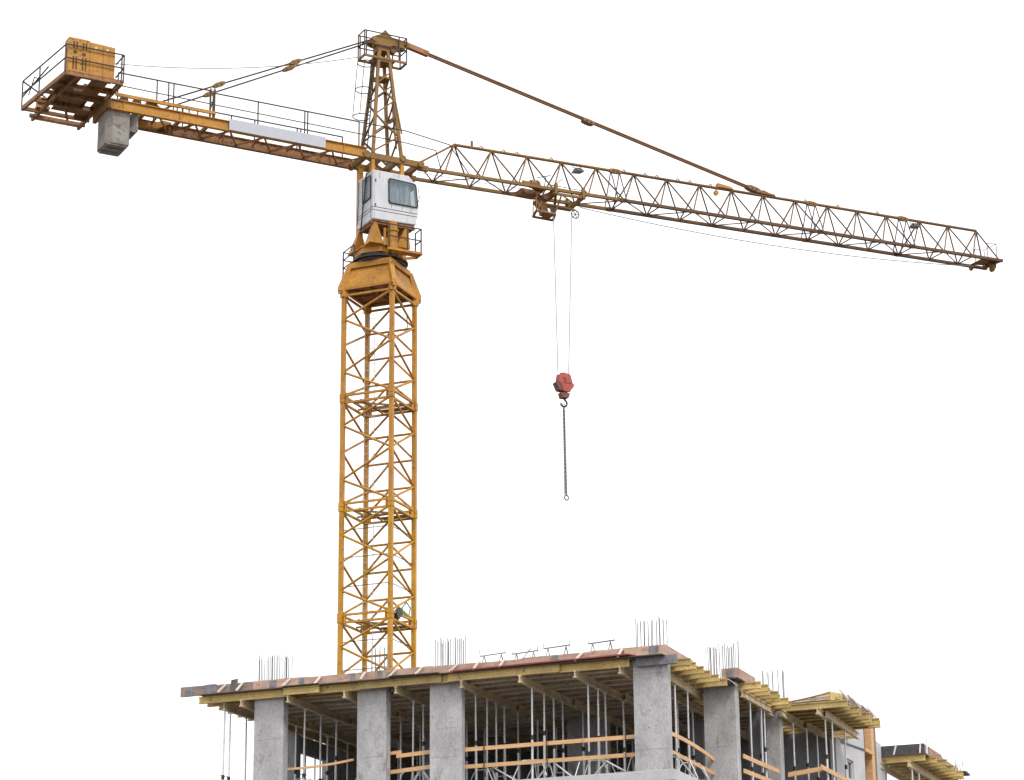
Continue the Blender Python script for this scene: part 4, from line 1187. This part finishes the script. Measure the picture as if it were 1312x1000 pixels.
tw = MB().tube((6.05, -.3, tz(6) + .17), (6.38, -.3, tz(6) + .18), .12, n=12).tube((6.38, -.3, tz(6) + .2), (6.62, -.3, tz(6) + .2), .17, n=12).tube((6.66, -.38, tz(6) + .22), (6.66, -.1, tz(6) + .22), .16, n=14)
tw.hull8([(6.6, -.4, tz(6)), (7.0, -.4, tz(6)), (7.0, -.15, tz(6)), (6.6, -.15, tz(6)), (6.62, -.38, tz(6) + .26), (6.75, -.38, tz(6) + .26), (6.75, -.17, tz(6) + .26), (6.62, -.17, tz(6) + .26)])
tw.build('trolley_winch', JIBP, tro)
MB().tube((6.66, -.40, tz(6) + .22), (6.66, -.385, tz(6) + .22), .06, n=10).build('winch_shaft', DARK, tro)
MB().hull8([(6.05, -.3, tz(6) - .20), (6.75, -.3, tz(6) - .2), (6.75, .3, tz(6) - .2), (6.05, .3, tz(6) - .20), (6.0, -.3, tz(6) - .03), (7.0, -.3, tz(6) - .03), (7.0, .3, tz(6) - .03), (6.0, .3, tz(6) - .03)]).build('winch_bed', RUSTY, tro)
rl = MB().bar((6.9, -.5, tz(7)), (7.0, -.5, tz(7) + .55), .025).bar((6.6, -.5, tz(7) + .4), (7.2, -.5, tz(7) + .6), .03).bar((7.2, -.5, tz(7) + .1), (7.75, -.5, tz(7) + .55), .03).bar((7.2, -.4, tz(7) + .25), (8.7, -.4, tz(8.7) + .2), .022)
rl.build('guard_rail', RAILM, tro)
HB_ = [(7.42, 37.0, 7.68, 30.40), (8.24, 36.97, 8.16, 30.40)]
for x0, z0, x1, z1 in HB_:
    MB().path(sag((x0, -.3 if x0 < 8 else -.32, z0), (x1, 0, z1), 0, 4), .019, 5).build('hoist_rope', ROPE, crane)

# ---- things hanging from the crane
hk = thing(CR, 'hook_block', 'faded red hook block hanging on two thin ropes under the jib', 'hook block', (7.92, 0, 29.5))
cx, cz = 7.94, 29.98
hexa = [(-.26, .40), (-.10, .44), (.22, .40), (.33, .05), (.37, -.10), (.20, -.40), (-.10, -.38), (-.22, -.08), (-.33, .02)]
for y in (-.16, .10):
    MB().prism([(cx + a, y, cz + b) for a, b in hexa], (0, .06, 0)).build('cheek_plate', REDH, hk, bevel=.012)
MB().tube((cx, -.09, cz + .08), (cx, .09, cz + .08), .30, n=20).build('pulley', REDD, hk)
MB().prism([(cx - .46, -.14, cz - .02), (cx - .34, -.14, cz + .03), (cx - .22, -.14, cz - .06), (cx - .12, -.14, cz - .36), (cx - .30, -.14, cz - .34)], (0, .30, 0)).build('rope_guard', REDD, hk)
MB().prism([(cx + .33, -.12, cz - .02), (cx + .45, -.12, cz + .0), (cx + .35, -.12, cz - .2), (cx + .26, -.12, cz - .26)], (0, .24, 0)).build('rope_guard', REDD, hk)
MB().prism([(cx - .2, -.14, cz - .42), (cx + .2, -.14, cz - .42), (cx + .12, -.14, cz - .62), (cx - .14, -.14, cz - .62)], (0, .28, 0)).build('hook_crosshead', REDD, hk)
MB().tube((cx - .03, -.175, cz + .16), (cx - .03, -.15, cz + .16), .07, n=12).box(cx - .1, cx + .28, -.168, -.158, cz - .02, cz + .02).build('axle_cap', REDD, hk)
pts = [(cx, 0, cz - .60), (cx + .02, 0, cz - .68)] + [(cx - .02 + .14 * math.cos(R(an)), 0, cz - .82 + .14 * math.sin(R(an))) for an in range(60, -200, -26)]
MB().path(pts, .038, 8).build('hook', DARK, hk)

for o_ in hk.children:
    if o_.name.split('.')[0] in ('cheek_plate', 'pulley', 'rope_guard', 'axle_cap'):
        for v_ in o_.data.vertices:
            v_.co.x = .02 + (v_.co.x - .02) * .93; v_.co.z = .3 + (v_.co.z - .3) * .93

ch = thing(CR, 'chain_sling', 'double grey chain sling hanging from the crane hook', 'chain', (7.93, 0, 25.2))
CHM = mat('grey chain steel', (.13, .13, .14), .45, .4, .2, 8)
zt, zb = 29.02, 25.48
rg = MB()
for i in range(12):
    a0_, a1_ = 2 * math.pi * i / 12, 2 * math.pi * (i + 1) / 12
    rg.tube((cx - .02 + .05 * math.cos(a0_), 0, zt + .02 + .1 * math.sin(a0_)), (cx - .02 + .05 * math.cos(a1_), 0, zt + .02 + .1 * math.sin(a1_)), .014, n=6)
rg.build('master_link', CHM, ch)
for s in (-1, 1):
    cm = MB()
    n = 44
    for i in range(n):
        z = zt - .08 - (zt - zb - .08) * (i + .5) / n
        hl, hw = (zt - zb) / n * .72, .026
        x = cx - .02 + s * (.012 + .02 * (i / n)) + (.03 * i / n)
        if i % 2:
            q = [(x - hw, 0, z - hl), (x + hw, 0, z - hl), (x + hw, 0, z + hl), (x - hw, 0, z + hl)]
        else:
            q = [(x, -hw, z - hl), (x, hw, z - hl), (x, hw, z + hl), (x, -hw, z + hl)]
        for j in range(4): cm.tube(q[j], q[(j + 1) % 4], .012, n=4, caps=False)
    tag(cm.build('chain_links', CHM, ch), kind='stuff')
ex = cx + .02
MB().path([(ex, 0, zb + .05)] + [(ex + .015 + .085 * math.cos(R(an)), 0, zb - .12 + .095 * math.sin(R(an))) for an in range(100, -262, -20)], .026, 8).build('sling_hook', CHM, ch)

def block(x0, x1, y0, y1, z0, z1, label):
    o = thing(CR, 'counterweight_block', label, 'counterweight', ((x0 + x1) / 2, (y0 + y1) / 2, z0), 'concrete counterweight blocks')
    b = MB()
    ch_ = .10
    pl = [(x0 + ch_ * 2.1, y0), (x1 - ch_ * .5, y0), (x1, y0 + ch_ * .5), (x1, y1 - ch_), (x1 - ch_, y1), (x0 + ch_, y1), (x0, y1 - ch_), (x0, y0 + ch_ * 2.1)]
    b.prism([(x, y, z0 + .06) for x, y in pl], (0, 0, z1 - z0 - .06))
    o2 = b.build('ballast_body', BLOCKC, o, bevel=.02)
    L_ = y1 - y0
    for k in range(3):
        ya = y0 + L_ * (.04 + k * .33)
        b2 = MB().box(x0 + .06, x1 - .06, ya, ya + L_ * .22, z0, z0 + .0595).build('foot_rib', BLOCKC, o, bevel=.015)
    lf = MB().box(x0 + .3, x0 + .4, (y0 + y1) / 2 - .04, (y0 + y1) / 2 + .04, z1, z1 + .28).build('lifting_bar', DARK, o)
block(-11.2, -10.32, -.56, .60, 36.28, 37.66, 'larger concrete counterweight block hanging under the tail of the crane')
block(-10.26, -9.98, -.50, .50, 36.95, 37.7, 'smaller concrete counterweight block tucked behind the larger one')

sg = thing(CR, 'blank_sign', 'long blank pale sign panel on the near girder of the counter jib', 'sign', (-4.6, -.76, 37.62))
MB().box(-6.55, -2.65, -.775, -.745, 37.62, 38.06).build('panel', SIGNM, sg)
MB().box(-6.4, -6.34, -.742, -.66, 37.7, 37.95).box(-2.9, -2.84, -.742, -.66, 37.7, 37.95).build('bracket', DARK, sg)

def flood(x, label):
    o = thing(CR, 'floodlight', label, 'floodlight', (x, -.1, jt(x).z - .3), 'floodlights on the jib')
    c = jt(x) + V((0, -.12, -.22))
    MB().path([jt(x) + V((-.16, -.06, 0)), c + V((-.18, 0, .02)), c + V((.2, 0, .06)), jt(x) + V((.16, -.06, 0))], .014).build('mount_bracket', DARK, o)
    MB().hull8([c + V((-.14, -.22, -.14)), c + V((.26, -.16, -.1)), c + V((.22, .16, -.1)), c + V((-.16, .16, -.14)), c + V((-.08, -.1, .0)), c + V((.16, -.08, .03)), c + V((.14, .1, .03)), c + V((-.1, .1, 0))]).build('lamp_housing', DARK, o)
    MB().hull8([c + V((-.15, -.23, -.165)), c + V((.27, -.17, -.125)), c + V((.23, .17, -.125)), c + V((-.17, .17, -.165)), c + V((-.15, -.23, -.145)), c + V((.27, -.17, -.105)), c + V((.23, .17, -.105)), c + V((-.17, .17, -.145))]).build('lens', mat('lamp glass', (.16, .18, .21), .15), o)
flood(8.62, 'dark floodlight under the jib above the trolley')
flood(25.3, 'dark floodlight under the jib near its outer end')
